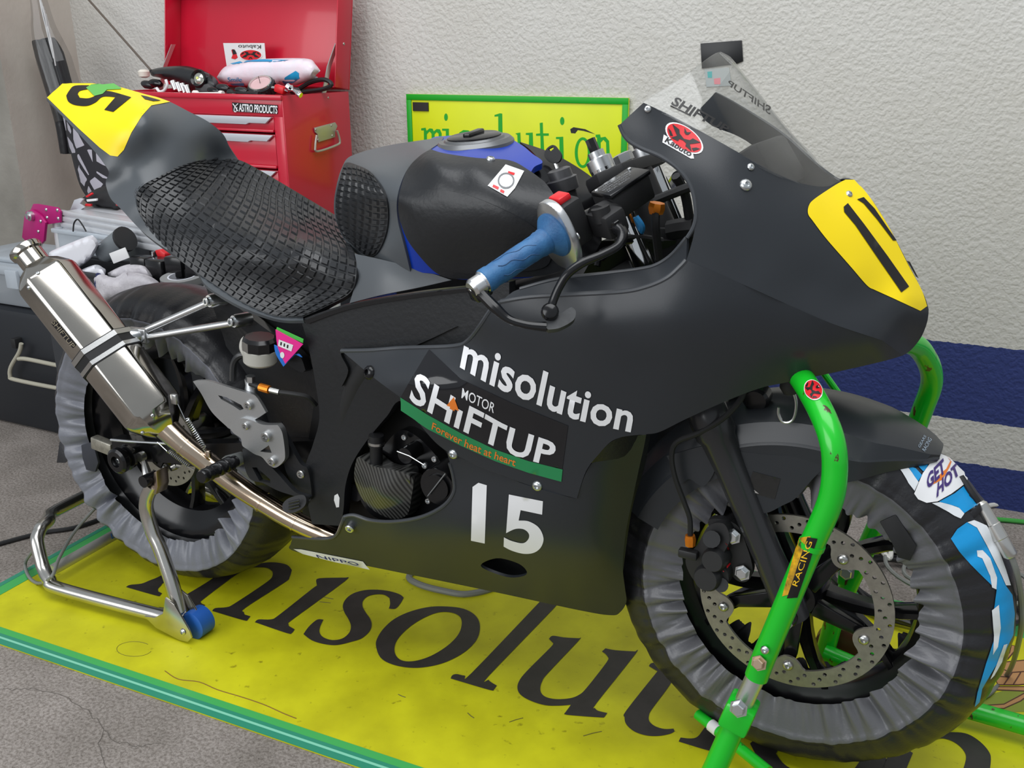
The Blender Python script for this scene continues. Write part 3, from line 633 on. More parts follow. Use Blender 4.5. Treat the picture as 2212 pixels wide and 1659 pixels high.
text_on('lettering', 'SH\u0131FTUP', None, 'side_fairing', white_v, side, .0017, .024, 0, 1.06, warp2(c6([(785, 592), (1000, 720), (1105, 775), (1275, 858), (1430, 928), (1640, 988)]), c6([(835, 418), (1025, 548), (1110, 600), (1235, 664), (1370, 738), (1525, 795), (1672, 845)])))
decal('lettering', c6([(1056, 572), (1086, 655), (1062, 645), (1058, 655), (1030, 640), (1034, 630), (1012, 622)]), 'side_fairing', orange_v, side, off=.0019)
text_on('lettering', 'MOTOR', c6([(1100, 578), (1292, 668), (1305, 612), (1108, 518)]), 'side_fairing', white_v, side, .0017, .004)
text_on('lettering', 'Forever heat at heart', None, 'side_fairing', orange_v, side, .0018, .012, 0, 1.0, warp2(c6([(922, 762), (1150, 882), (1420, 986)]), c6([(930, 722), (1160, 838), (1428, 944)])))
text_on('lettering', 'misolution', None, 'side_fairing', white_v, side, .0012, .022, .0, 1.03, warp2(c6([(1090, 400), (1290, 512), (1530, 612), (1790, 712), (2108, 785)]), c6([(1128, 205), (1310, 292), (1560, 400), (1840, 520), (2140, 612)])))
bolt_on(600+548*K, 650+428*K, 'side_fairing', .012, gloss_black, side, 'button'); bolt_on(600+1047*K, 650+915*K, 'side_fairing', .0085, zinc, side, 'button'); bolt_on(600+1550*K, 650+1105*K, 'side_fairing', .0085, zinc, side, 'button')
# ---- belly fairing
bel_ctrl = [(965, 975, .200), (1100, 1032, .203), (1245, 1076, .200), (980, 1050, .192), (960, 1090, .190), (900, 1118, .182), (850, 1126, .176), (760, 1114, .166), (740, 1132, .164), (728, 1156, .15), (632, 1160, .142), (628, 1175, .134), (640, 1190, .126), (800, 1222, .116), (1050, 1274, .102), (1250, 1317, .092), (1330, 1328, .075), (1352, 1305, .08),
            (1350, 1220, .112), (1352, 1150, .128), (1383, 1000, .140), (1395, 938, .16), (1010, 1150, .188), (1170, 1190, .178), (1280, 1100, .186), (1300, 1200, .152), (1270, 1030, .203), (850, 1175, .158), (700, 1180, .142), (1150, 1250, .140)]
TB = TPS(bel_ctrl)
slot = [tuple(a) for a in cr(c6([(1213, 1585), (1250, 1552), (1330, 1537), (1440, 1570), (1487, 1615), (1470, 1642), (1390, 1652), (1290, 1625)]), 4, True)]
belly = panel('belly_fairing', [(965, 976, 1), (1060, 1018), (1160, 1055), (1246, 1078, 1), (1266, 1021), (1291, 986), (1331, 949), (1396, 939, 1), (1390, 970), (1383, 1000), (1366, 1080), (1352, 1150), (1345, 1220), (1350, 1270), (1353, 1300), (1340, 1322), (1320, 1329), (1250, 1318), (1050, 1275), (800, 1224), (640, 1192), (628, 1175, 1), (632, 1160, 1), (700, 1164), (726, 1156), (738, 1132), (744, 1116, 1), (765, 1113), (800, 1124), (850, 1127), (910, 1117), (958, 1093), (981, 1062), (980, 1030), (972, 1000)],
              TB, satin, bike, th=.005, step=14, holes=[slot], mirror=True)
bead('rolled_edge', [(744, 1116), (765, 1113), (800, 1124), (850, 1127), (910, 1117), (958, 1093), (981, 1062), (980, 1030), (972, 1000)], TB, .0035, edge_m, belly, dh=.001)
bead('rolled_edge', [(632, 1160), (700, 1164), (726, 1156), (738, 1132), (744, 1116)], TB, .0035, edge_m, belly, dh=.001)
decal('numeral', c6([(1165, 1110), (1200, 1085), (1250, 1100), (1237, 1447), (1155, 1430)]), 'belly_fairing', white_v, belly)
decal('numeral', c6([(1382, 1155, 1), (1585, 1195, 1), (1580, 1275, 1), (1452, 1248, 1), (1440, 1310, 1), (1500, 1315), (1560, 1352), (1588, 1415), (1572, 1470), (1530, 1502), (1470, 1508), (1400, 1490), (1350, 1465, 1), (1352, 1410, 1), (1400, 1432), (1465, 1445), (1498, 1420), (1500, 1388), (1470, 1362), (1420, 1360), (1365, 1385, 1)]), 'belly_fairing', white_v, belly, spl=True)
decal('sticker', c6([(95, 1480), (140, 1482), (510, 1555), (550, 1606), (340, 1560), (150, 1512)]), 'belly_fairing', paper, belly)
text_on('lettering', 'NIPPO', c6([(240, 1535), (490, 1585), (480, 1562), (230, 1512)]), 'belly_fairing', navy_ink, belly, .0014, .0)
bolt_on(600+437*K, 650+1348*K, 'belly_fairing', .0085, zinc, belly, 'socket')
# belly floor joining both sides
bot = [(1330, 1328), (1250, 1318), (1050, 1275), (800, 1224), (640, 1192)]
bp_ = [P(x, y, TB(x, y)) for x, y in resample(bot, 60, False)]; gb = G(); nb_ = len(bp_)
gb.add([(a.x, a.y+.002, a.z+.002) for a in bp_]+[(a.x, 0, a.z-.012) for a in bp_]+[(a.x, -a.y-.002, a.z+.002) for a in bp_], [(r*nb_+i, r*nb_+i+1, (r+1)*nb_+i+1, (r+1)*nb_+i) for r in (0, 1) for i in range(nb_-1)])
mk('belly_floor', gb, satin, bike)
# dark air duct behind the fairing's leading edge
panel('air_duct', [(1262, 1032, 1), (1278, 998), (1320, 955), (1385, 930, 1), (1405, 940, 1), (1392, 1010), (1365, 1100), (1345, 1240, 1), (1300, 1150)], [(1262, 1032, .190), (1385, 930, .165), (1405, 940, .12), (1392, 1010, .11), (1345, 1240, .10), (1300, 1150, .13)], plastic, bike, th=.003, step=20, mirror=True)
# ---- seat, tail
seat_ctrl = [(480, 342, -.10), (515, 346, -.11), (560, 368, -.12), (640, 415, -.115), (728, 468, -.06), (300, 432, .117), (362, 460, .107), (470, 487, .102), (553, 506, .102), (651, 520, .10), (735, 545, .10), (460, 410, 0), (550, 450, 0), (645, 490, .0), (290, 440, .13), (310, 392, .10), (360, 370, .055), (420, 350, -.01), (398, 568, .142), (330, 505, .135), (470, 618, .146), (524, 652, .149), (593, 681, .151), (655, 683, .151), (760, 620, .147), (768, 590, .145), (550, 590, .136), (440, 540, .130), (660, 610, .134)]
TSE = TPS(seat_ctrl)
tail_ctrl = [(135, 181, -.02), (205, 181, -.04), (330, 208, -.05), (365, 220, -.05), (450, 265, -.065), (495, 320, -.10), (512, 346, -.11), (100, 212, .05), (150, 265, .08), (200, 320, .105), (235, 372, .117), (229, 392, .114), (240, 430, .124), (290, 440, .132), (281, 211, .015), (325, 226, .025), (200, 233, .055), (270, 307, .102), (310, 392, .102), (360, 370, .058), (420, 350, -.008), (470, 342, -.09), (350, 300, .042), (420, 300, -.022), (300, 350, .086), (255, 390, .108), (330, 507, .137), (398, 570, .144), (470, 622, .148), (524, 656, .151), (600, 687, .153), (655, 690, .153), (160, 205, .018)]
TT = TPS(tail_ctrl, 2.5e-4)
tail = panel('tail_cowl', [(100, 212, 1), (135, 181, 1), (205, 181), (330, 208), (365, 219), (410, 242), (450, 263), (482, 290), (497, 320), (515, 346, 1), (470, 346), (420, 354), (362, 374), (315, 396), (296, 416), (294, 440), (305, 470), (333, 503), (402, 564), (473, 614), (527, 648), (596, 677), (655, 679, 1), (655, 692, 1), (600, 690), (524, 664), (470, 634), (441, 612), (416, 578), (318, 509), (262, 452), (240, 430), (230, 405), (229, 390), (235, 372), (222, 350), (200, 322), (150, 267)],
             TT, grey_satin, bike, th=.006, step=10, smooth=60)
ot, kt = (60, 120), 500/2212
decal('number_plate', C(ot, kt, [(185, 405), (330, 268), (640, 268), (880, 300), (1250, 405), (1360, 445), (1180, 480), (1090, 580), (990, 740), (920, 900), (860, 965), (790, 955), (690, 880), (480, 690)]), 'tail_cowl', yellow_p, tail, step=9)
decal('numeral', auto(C(ot, kt, [(450, 295), (590, 290), (570, 330), (500, 345), (480, 375), (500, 410), (580, 415), (650, 390), (720, 350), (800, 350), (990, 405), (820, 545), (735, 525), (840, 405), (720, 400), (650, 455), (560, 488), (450, 478), (390, 445), (370, 390), (400, 340)])), 'tail_cowl', black_v, tail, off=.0016, step=8)
decal('tape', C(ot, kt, [(560, 315), (610, 285), (820, 265), (895, 310), (890, 330), (760, 335), (720, 375), (640, 395)]), 'tail_cowl', M('green_tape', S(96, 176, 84), .4), tail, off=.0022, step=8)
decal('numeral', C(ot, kt, [(1080, 385), (1130, 395), (1270, 435), (1200, 442), (1120, 425)]), 'tail_cowl', black_v, tail, off=.0016, step=8)
pad = panel('seat_pad', [(470, 341, 1), (515, 345), (560, 367), (640, 414), (730, 468, 1), (738, 505), (766, 545), (770, 590), (757, 632), (700, 664), (655, 684, 1), (593, 682), (524, 653), (470, 619), (398, 569), (330, 506), (300, 470), (289, 440), (291, 413), (311, 392), (360, 369), (420, 350)], TSE, rubber, bike, th=.014, step=13, smooth=60)
cp = coons([(420, 350), (470, 341), (515, 345), (560, 367), (640, 414), (730, 468)], [(655, 684), (700, 664), (757, 632), (770, 590), (766, 545), (738, 505), (730, 468)], [(300, 470), (330, 506), (398, 569), (470, 619), (524, 653), (593, 682), (655, 684)], [(300, 470), (289, 440), (291, 413), (311, 392), (360, 369), (420, 350)])
studs('moulded_studs', cp, 24, 19, 'seat_pad', rubber, pad, .003, .17)
# grey wing in front of the seat
panel('seat_wing', [(755, 655, 1), (768, 610), (771, 575), (766, 548, 1), (830, 562), (900, 580), (975, 605, 1), (900, 622), (820, 638)], [(755, 655, .15), (766, 548, .125), (975, 605, .128), (840, 600, .148), (900, 580, .132)], grey_satin, bike, th=.004, step=14, mirror=True)
# ---- tank
tank_ctrl = [(1023, 303, 0), (1023, 290, .05*-1), (830, 316, -.02), (760, 336, .0), (724, 430, .05), (745, 510, .066), (790, 552, .092), (838, 460, .130), (812, 548, .118), (800, 372, .09), (862, 430, .150), (890, 570, .142), (930, 325, .082), (1030, 342, .104), (1170, 392, .102), (950, 450, .160), (1100, 480, .157), (1000, 600, .130), (1180, 592, .120), (1245, 450, .105), (1245, 560, .11), (940, 300, -.02), (1110, 300, -.03), (1140, 330, .03), (1000, 390, .146), (900, 380, .125)]
TK = TPS(tank_ctrl)
off = lambda t, d: (lambda x, y: t(x, y)-d)
class OffT(TPS):
    def __init__(s, t, d): s.t = t; s.d = d
    def __call__(s, x, y): return s.t(x, y)-s.d
tank = panel('fuel_tank', [(930, 300), (960, 294), (1023, 290), (1090, 296), (1125, 312), (1150, 332), (1172, 350), (1150, 366), (1140, 420), (1180, 560), (1160, 595), (1100, 602), (1000, 604), (940, 592), (885, 578), (850, 500), (850, 420), (880, 340)], OffT(TK, .006), blue_paint, bike, th=.01, step=14)
rear = panel('tank_rear_cover', [(745, 348, 1), (758, 337), (800, 323), (850, 312), (930, 300, 1), (958, 296), (945, 312, 1), (905, 340), (880, 366), (863, 405), (857, 440), (860, 480), (870, 520), (880, 560), (886, 586, 1), (840, 565), (800, 556), (770, 548), (742, 515), (724, 470), (722, 430), (732, 380)], TK, grey_satin, bike, th=.006, step=11)
tpad = panel('tank_pad', [(746, 352), (736, 380), (725, 430), (728, 480), (745, 512), (788, 551), (812, 549), (832, 508), (838, 460), (829, 415), (803, 374), (772, 357)], OffT(TK, -.005), rubber, bike, th=.006, step=10)
cp2 = coons([(744, 356), (772, 357), (803, 374)], [(812, 549), (832, 508), (838, 460), (829, 415), (803, 374)], [(745, 512), (788, 551), (812, 549)], [(745, 512), (728, 480), (725, 430), (736, 380), (744, 356)])
studs('moulded_studs', cp2, 7, 14, 'tank_pad', rubber, tpad, .003, .2)
cover = panel('tank_side_cover', [(930, 322, 1), (960, 331), (1030, 341), (1100, 346), (1140, 366), (1176, 392, 1), (1196, 420), (1222, 470), (1250, 560, 1), (1190, 592), (1100, 600), (1000, 603), (960, 598), (935, 584), (905, 552), (880, 518), (865, 480), (860, 445), (865, 408), (880, 366), (905, 338)], OffT(TK, -.003), plastic, bike, th=.006, step=13)
panel('cover_inset', [(890, 420), (940, 410), (1020, 425), (1120, 470), (1180, 520), (1180, 575), (1080, 590), (980, 588), (935, 560), (905, 500)], OffT(TK, -.0055), plastic, cover, th=.003, step=14)
bolt_on(1060, 344, 'tank_side_cover', .007, zinc, cover, 'button')
panel('tank_front_cover', [(1122, 306, 1), (1200, 334), (1280, 384), (1300, 420, 1), (1300, 580, 1), (1200, 590, 1), (1190, 470), (1170, 400), (1145, 368, 1), (1165, 350), (1148, 326)], [(1122, 306, -.04), (1280, 384, -.03), (1300, 420, .0), (1300, 580, .06), (1200, 590, .09), (1170, 400, .06), (1165, 350, .02)], gloss_black, bike, th=.01, step=18)
capm = P(1023, 303, 0)
capn = Vector((-.06, -.10, .99)).normalized()
mk('filler_ring', lathe([(-.02, .066), (0, .064), (.006, .058), (.006, .05), (.009, .048), (.010, .012), (.010, .001)], capm+Vector((0, .004, -.004)), capn, 40), M('grey_filler_ring', (.16, .165, .17, 1), .35, .6), tank)
mk('filler_cap', lathe([(0, .044), (.005, .044), (.007, .040), (.007, .001)], capm+capn*.006+Vector((0, .004, -.004)), capn, 32), gloss_black, tank)
_, cu, cv = frame(capn)
mk('cap_latch', box(capm+capn*.015+Vector((0, .004, -.004)), (.050, .014, .008), basis(cu, cv, capn), .003), gloss_black, tank)
decal('sticker', [(1092, 357), (1132, 371), (1112, 408), (1096, 426), (1054, 402)], 'tank_side_cover', paper, cover, off=.0015)
decal('sticker_mark', [(1093+18*math.cos(t), 392+17*math.sin(t)) for t in np.linspace(0, 2*pi, 20, endpoint=False)], 'tank_side_cover', grey_ink, cover, off=.002, holes=[[(1093+15*math.cos(t), 392+14*math.sin(t)) for t in np.linspace(0, 2*pi, 16, endpoint=False)]], step=6)
for a in ((1066, 400, 1078, 406), (1082, 410, 1090, 414), (1098, 372, 1112, 376)): decal('sticker_mark', [(a[0], a[1]), (a[2], a[3]), (a[2]-2, a[3]+5), (a[0]-2, a[1]+5)], 'tank_side_cover', red_v, cover, off=.002)
# ---- frame cover and inner body
fc = [(650, 690, .150), (760, 655, .150), (900, 632, .150), (1010, 620, .150), (1060, 640, .150), (1080, 760, .155), (870, 870, .15), (700, 760, .152), (690, 900, .145), (745, 1050, .142), (672, 1132, .14), (735, 1135, .14), (800, 950, .145)]
framec = panel('frame_cover', [(650, 691, 1), (700, 672), (760, 655), (900, 632), (1010, 620, 1), (1100, 610, 1), (1100, 800, 1), (960, 900, 1), (870, 865), (835, 900), (790, 955), (760, 1003), (746, 1050), (742, 1100), (736, 1136, 1), (674, 1132, 1), (664, 1080), (659, 1012), (676, 960), (690, 900), (680, 820), (664, 740)], fc, plastic, bike, th=.02, step=18, mirror=True)
fo = TPS(fc)
panel('frame_ridge', [(706, 742, 1), (860, 734), (985, 706, 1), (880, 752), (800, 756, 1), (738, 760), (752, 800), (738, 835, 1), (728, 790)], OffT(fo, -.006), plastic, framec, th=.006, step=14)
panel('frame_ridge', [(655, 693, 1), (760, 658), (900, 635), (1010, 623, 1), (1012, 630, 1), (900, 643), (760, 667), (664, 700, 1)], OffT(fo, -.004), gloss_black, framec, th=.004, step=14)
decal('bracket_edge', [(855, 750), (866, 737), (882, 733), (878, 737), (868, 741), (862, 752)], 'frame_cover', alu, framec, off=.001)
decal('paint_chip', [(723, 1070), (730, 1066), (734, 1075), (733, 1095), (727, 1096), (722, 1080)], 'frame_cover', paper, framec)
panel('inner_body', [(440, 605, 1), (520, 660), (600, 690), (655, 690, 1), (700, 780), (700, 900), (690, 1020), (640, 1020), (575, 960), (520, 850), (480, 720), (455, 650)], [(440, 605, .07), (655, 690, .09), (690, 1020, .08), (520, 850, .06)], plastic, bike, th=.05, step=30)
panel('engine_block', [(690, 800, 1), (900, 760, 1), (1050, 900, 1), (1050, 1180, 1), (650, 1180, 1), (660, 1000)], [(690, 800, .085), (900, 760, .085), (1050, 1180, .085), (650, 1180, .085)], deep_black, bike, th=.17, step=40)
panel('subframe_rail', [(452, 640, 1), (480, 640), (560, 700), (640, 760), (660, 800, 1), (640, 800), (560, 740), (500, 690)], [(452, 640, .11), (560, 700, .11), (660, 800, .12), (640, 800, .12)], gloss_black, bike, th=.02, step=20)
mk('engine_cylinder', lathe([(0, .062), (.02, .062), (.02, .055), (.04, .055), (.04, .062), (.06, .062), (.06, .055), (.08, .055), (.08, .065), (.12, .065)], (.16, -.02, .46), (.55, 0, .83), 20), deep_black, bike)
# ---- engine covers in the side window
carbon = bpy.data.materials.new('carbon_weave'); carbon.use_nodes = True
_n = carbon.node_tree; _b = _n.nodes['Principled BSDF']; _t = _n.nodes.new('ShaderNodeTexCoord'); _m = _n.nodes.new('ShaderNodeMapping'); _m.inputs['Rotation'].default_value = (0, .5, 0)
_w = _n.nodes.new('ShaderNodeTexWave'); _w.inputs['Scale'].default_value = 42; _w.inputs['Distortion'].default_value = .6; _r = _n.nodes.new('ShaderNodeValToRGB'); _r.color_ramp.elements[0].color = (.008, .008, .008, 1); _r.color_ramp.elements[1].color = (.075, .075, .07, 1)
_n.links.new(_t.outputs['Object'], _m.inputs[0]); _n.links.new(_m.outputs[0], _w.inputs[0]); _n.links.new(_w.outputs['Fac'], _r.inputs[0]); _n.links.new(_r.outputs[0], _b.inputs['Base Color']); _b.inputs['Roughness'].default_value = .28; _b.inputs['Coat Weight'].default_value = .3
clutch_o = [(775, 1000), (790, 975), (812, 1000), (890, 1030), (885, 1075), (862, 1105), (835, 1118), (800, 1105), (775, 1070), (766, 1030)]
cl = panel('clutch_cover', C((680, 880), 400/2212, [(470, 800), (490, 660), (530, 595), (690, 700), (900, 740), (1160, 830), (1150, 1100), (1110, 1270), (1000, 1330), (880, 1320), (700, 1230), (560, 1080), (490, 920)]), [(775, 1000, .158), (890, 1030, .165), (835, 1118, .155), (766, 1050, .15), (830, 1060, .178), (800, 1010, .164), (880, 1090, .160)], carbon, bike, th=.04, step=9)
oe, ke = (680, 880), 400/2212
panel('cover_side', C(oe, ke, [(1140, 820), (1280, 800), (1280, 1000), (1240, 1200), (1110, 1290), (1150, 1060)]), [(890, 1030, .163), (912, 1030, .125), (900, 1100, .13), (880, 1110, .155)], carbon, cl, th=.01, step=9)
def eng_cyl(name, cx, cy, r_px, h, depth, mat, parent, ny=28):
    c = P(cx, cy, h); r = (P(cx+r_px, cy, h)-c).length
    return mk(name, lathe([(0, r*.98), (-.004, r), (-depth, r)][::-1], c, (0, -1, 0), ny), mat, parent)
eng_cyl('generator_cover', oe[0]+1460*ke, oe[1]+950*ke, 36, .155, .05, gloss_black, bike)
eng_cyl('generator_boss', oe[0]+1450*ke, oe[1]+960*ke, 25, .160, .01, gloss_black, bike)
eng_cyl('oil_filler', oe[0]+1075*ke, oe[1]+580*ke, 15, .150, .05, gloss_black, bike)
eng_cyl('starter_cover', 735+30, 1065, 16, .12, .05, gloss_black, bike)
a_ = P(oe[0]+735*ke, oe[1]+690*ke, .15); b_ = P(oe[0]+735*ke, oe[1]+330*ke, .15)
mk('crankcase_breather', tube([a_, a_.lerp(b_, .65), a_.lerp(b_, .66), b_], [.011, .011, .014, .013], 14), deep_black, bike)
mk('breather_clamp', tube([a_.lerp(b_, .72), a_.lerp(b_, .80)], .0145, 16), steel, bike)
mk('crankcase_cover', *[(lambda r: (r[0], r[1]))(lathe([(-.05, .07), (0, .068), (.006, .06)], P(860, 985, .135), (0, -1, 0), 26))], deep_black, bike) if False else None
panel('crankcase_cover', C(oe, ke, [(660, 560), (800, 480), (1000, 280), (1180, 320), (1400, 520), (1600, 800), (1660, 1000), (1560, 1180), (1300, 1280), (1000, 1340), (700, 1300), (520, 1000)]), [(800, 1000, .118), (960, 1050, .118), (880, 940, .112)], gloss_black, bike, th=.04, step=14)
for b in ((1080, 350), (1440, 610), (1540, 770), (1365, 1110), (1645, 1025), (1325, 690)): bolt(P(oe[0]+b[0]*ke, oe[1]+b[1]*ke, .120 if b[0] < 1300 else .140), (0, -1, 0), .0055, zinc, bike, 'socket')
mk('lock_wire', tube([P(oe[0]+1350*ke, oe[1]+1060*ke, .165), P(oe[0]+1560*ke, oe[1]+790*ke, .165)], .0011, 6), zinc, bike)
mk('lock_wire', tube([P(oe[0]+x*ke, oe[1]+y*ke, .165) for x, y in ((985, 525), (1130, 580), (1310, 690))], .0011, 6), zinc, bike)
# ---- exhaust
pipe_pts = [P(*a) for a in ((352, 918, .193), (400, 962, .185), (450, 1000, .172), (500, 1040, .162), (560, 1080, .15), (640, 1127, .137), (735, 1168, .12), (820, 1200, .09))]
pipe = mk('exhaust_pipe', tube(pipe_pts, [.024, .021, .0205, .020, .0195, .019, .0185, .018], 20, 5), pipe_m, bike)
for t, r in (((400, 962, .185), .0222), ((452, 1002, .172), .0212), ((566, 1084, .149), .0206), ((640, 1127, .137), .0200)):
    c = P(*t); i = min(range(len(pipe_pts)), key=lambda k: (pipe_pts[k]-c).length); d = (pipe_pts[min(i+1, 7)]-pipe_pts[max(i-1, 0)]).normalized()
    mk('weld_ring', tube([c-d*.002, c+d*.002], r, 20), pipe_m, pipe)
ma, mb = P(352, 918, .193), P(84, 577, .214)
ax = (mb-ma).normalized(); tov = (CAM-ma).normalized(); mu = ax.cross(tov).normalized(); mw_ = mu.cross(ax).normalized()   # mu: across in view, mw_: towards viewer
hexs = [(.058, .012), (.034, .050), (-.030, .056), (-.056, .022), (-.056, -.030), (-.020, -.056), (.036, -.050), (.058, -.02)]
mu = -mu if mu.z < 0 else mu
def msec(c, k): return [c+mu*(a*k)+mw_*(b*k) for a, b in hexs]
Lm = (mb-ma).length; st = [(-.012, .42), (.0, .62), (.028, .98), (.034, 1.0), (Lm-.032, 1.0), (Lm-.026, .97), (Lm-.003, .66), (Lm+.004, .5)]
gm = G(); n8 = len(hexs)
for i, (t, k) in enumerate(st): gm.v += [tuple(q) for q in msec(ma+ax*t, k)]
for i in range(len(st)-1):
    for k in range(n8): gm.f.append((i*n8+k, i*n8+(k+1) % n8, (i+1)*n8+(k+1) % n8, (i+1)*n8+k))
gm.f += [tuple(range(n8))[::-1], tuple((len(st)-1)*n8+k for k in range(n8))]
_bm = bmesh.new(); _vs = [_bm.verts.new(v) for v in gm.v]; [_bm.faces.new([_vs[i] for i in f]) for f in gm.f]; bmesh.ops.recalc_face_normals(_bm, faces=_bm.faces[:])
bmesh.ops.bevel(_bm, geom=[e for e in _bm.edges if abs((e.verts[0].co-e.verts[1].co).normalized().dot(ax)) > .9], offset=.007, segments=4, affect='EDGES', profile=.5)
_bm.verts.index_update(); gv = [v.co.copy() for v in _bm.verts]; gf = [[v.index for v in f.verts] for f in _bm.faces]; _bm.free()
SURF['silencer'] = BVHTree.FromPolygons([tuple(v) for v in gv], gf)
sil = mk('silencer', (gv, gf), stain, bike, 32)
mk('silencer_tip', lathe([(-.01, .0265), (.030, .0265), (.033, .0305), (.040, .0315), (.045, .0295), (.045, .0245), (.02, .0235), (.0, .0235)], mb, ax, 28, caps=False), stain, sil)
def ringband(t0, t1, k, mat, name, parent):
    g = G(); a = msec(ma+ax*t0, k); b = msec(ma+ax*t1, k); a2 = msec(ma+ax*t0, k*.95); b2 = msec(ma+ax*t1, k*.95)
    g.add(a+b+a2+b2, [(i, (i+1) % n8, n8+(i+1) % n8, n8+i) for i in range(n8)]+[(2*n8+i, i, n8+i, 3*n8+i) for i in range(n8)][:0]+[(i, 2*n8+i, 2*n8+(i+1) % n8, (i+1) % n8) for i in range(n8)]+[(n8+i, n8+(i+1) % n8, 3*n8+(i+1) % n8, 3*n8+i) for i in range(n8)])
    bm = bmesh.new(); vs = [bm.verts.new(v) for v in g.v]; [bm.faces.new([vs[i] for i in f]) for f in g.f]; bmesh.ops.recalc_face_normals(bm, faces=bm.faces[:])
    me = bpy.data.meshes.new(name); bm.to_mesh(me); bm.free(); me.materials.append(mat); link(name, me, parent)
tb = .150
ringband(tb, tb+.038, 1.035, matt_black, 'strap_rubber', sil); ringband(tb+.002, tb+.010, 1.06, steel, 'strap_band', sil); ringband(tb+.026, tb+.036, 1.06, steel, 'strap_band', sil)
decal('badge', [(118, 690), (165, 745), (158, 752), (112, 700)], 'silencer', dark_v, sil)
text_on('lettering', 'SHIFTUP', [(112, 696), (156, 752), (164, 746), (120, 690)], 'silencer', M('etched_grey', S(150, 140, 120), .4), sil, .0012)
for b in ((82, 590), (62, 622), (330, 898), (308, 935)): bolt_on(b[0], b[1], 'silencer', .004, zinc, sil, 'button')
jt = P(286, 726, .150); mk('hanger_rod', tube([jt, P(455, 652, .118)], .0068, 12), alu_bright, bike); mk('hanger_rod', tube([jt+Vector((.004, 0, -.006)), P(503, 698, .118)], .0068, 12), alu_bright, bike)
mk('hanger_lug', box(P(300, 724, .150), (.045, .012, .03), None, .004), alu_bright, bike)
for a, r in (((280, 727, .168), .0125), ((455, 650, .135), .0115), ((508, 694, .135), .0115)):
    mk('hanger_boss', lathe([(-.03, r*1.1), (0, r*1.1), (.004, r*.95)], P(*a), (-.25, -1, .05), 18), zinc, bike); bolt(P(*a)+Vector((-.001, -.004, 0)), (-.25, -1, .05), r*.7, zinc, bike, 'socket')
def spring(a, b, r, wire, turns, name, parent):
    a, b = Vector(a), Vector(b); d, u, v = frame(b-a); L = (b-a).length; n = turns*10; pts = [a]
    for i in range(n+1): t = i/n; an = 2*pi*turns*t; pts.append(a+d*(L*(.3+.55*t))+(u*math.cos(an)+v*math.sin(an))*r)
    pts.append(b); return mk(name, tube(pts, wire, 5), zinc, parent)
spring(P(382, 868, .205), P(452, 985, .185), .004, .0010, 16, 'exhaust_spring', bike); spring(P(340, 955, .19), P(420, 1015, .18), .004, .0010, 14, 'exhaust_spring', bike)
mk('spring_lug', box(P(377, 862, .205), (.015, .008, .02), None, .003), steel, sil); mk('spring_lug', box(P(450, 980, .185), (.012, .008, .015), None, .003), pipe_m, pipe)
# ---- rear sets
o5, k5 = (180, 800), 580/2212
c5 = lambda pts: C(o5, k5, pts)
rsp = [(430, 830, .172), (590, 1000, .165), (650, 900, .165)]
heel = panel('heel_guard', c5([(903, 92, 1), (940, 84), (1030, 88), (1200, 140), (1360, 190), (1425, 218), (1505, 348, 1), (1400, 410), (1300, 400), (1270, 480), (1200, 480, 1), (1060, 345), (970, 190)]), rsp, alu, bike, th=.006, step=10, holes=[c5([(1110, 205), (1180, 222), (1300, 285), (1322, 318), (1290, 330), (1230, 290), (1135, 238)])], smooth=30)
hang = panel('footrest_hanger', c5([(1200, 470, 1), (1290, 398), (1380, 410), (1480, 448), (1600, 450, 1), (1640, 520), (1662, 700), (1640, 760), (1580, 802), (1525, 775), (1470, 715), (1410, 690), (1350, 650), (1310, 620), (1295, 560), (1240, 520)]), [(430, 830, .178), (590, 1000, .172), (650, 900, .170)], alu, bike, th=.012, step=10, holes=[c5([(1455, 668), (1528, 618), (1552, 680), (1500, 676)])], smooth=30)
for b, r in (((1370, 283), .0085), ((1345, 455), .007), ((1518, 540), .0095), ((1565, 745), .0085)): bolt_on(o5[0]+b[0]*k5, o5[1]+b[1]*k5, ['heel_guard', 'footrest_hanger'], r, steel, hang, 'socket')
panel('footrest_bracket', c5([(1610, 440, 1), (1650, 520), (1780, 760), (1850, 820), (1880, 1050), (1820, 1080, 1), (1700, 900), (1650, 760), (1640, 600)]), [(600, 910, .155), (680, 1050, .148), (620, 1080, .148)], plastic, bike, th=.01, step=14)
for b in ((1805, 848), (1845, 1065)): bolt(P(o5[0]+b[0]*k5, o5[1]+b[1]*k5, .162), (0, -1, 0), .008, steel, bike, 'socket')
p0, p1 = P(434, 1031, .285), P(508, 996, .195)
prf = [(0, .0105), (.004, .0125), (.012, .013), (.015, .0115), (.018, .0125), (.022, .0135), (.026, .0115), (.03, .0125), (.038, .0135), (.042, .0115), (.046, .0135), (.056, .0135), (.06, .0115), (.064, .0135), (.078, .0135), (.082, .011), ((p1-p0).length, .011)]
peg = mk('footpeg', lathe(prf, p0, p1-p0, 18), gloss_black, bike)
mk('peg_pivot', lathe([(-.012, .012), (.02, .0145), (.026, .013)], P(512, 993, .172), (-.1, -1, .05), 18), M('worn_alloy', (.35, .37, .36, 1), .35, .8), bike)
panel('brake_pedal', c5([(1310, 650, 1), (1360, 640), (1480, 730), (1600, 850), (1740, 1000), (1850, 1040), (1850, 1070, 1), (1720, 1030), (1600, 990), (1480, 930), (1380, 900), (1330, 800)]), [(530, 980, .168), (650, 1075, .17), (600, 1050, .17)], plastic, bike, th=.01, step=12, holes=[c5([(1390, 800), (1430, 800), (1540, 900), (1540, 930), (1450, 910)])])
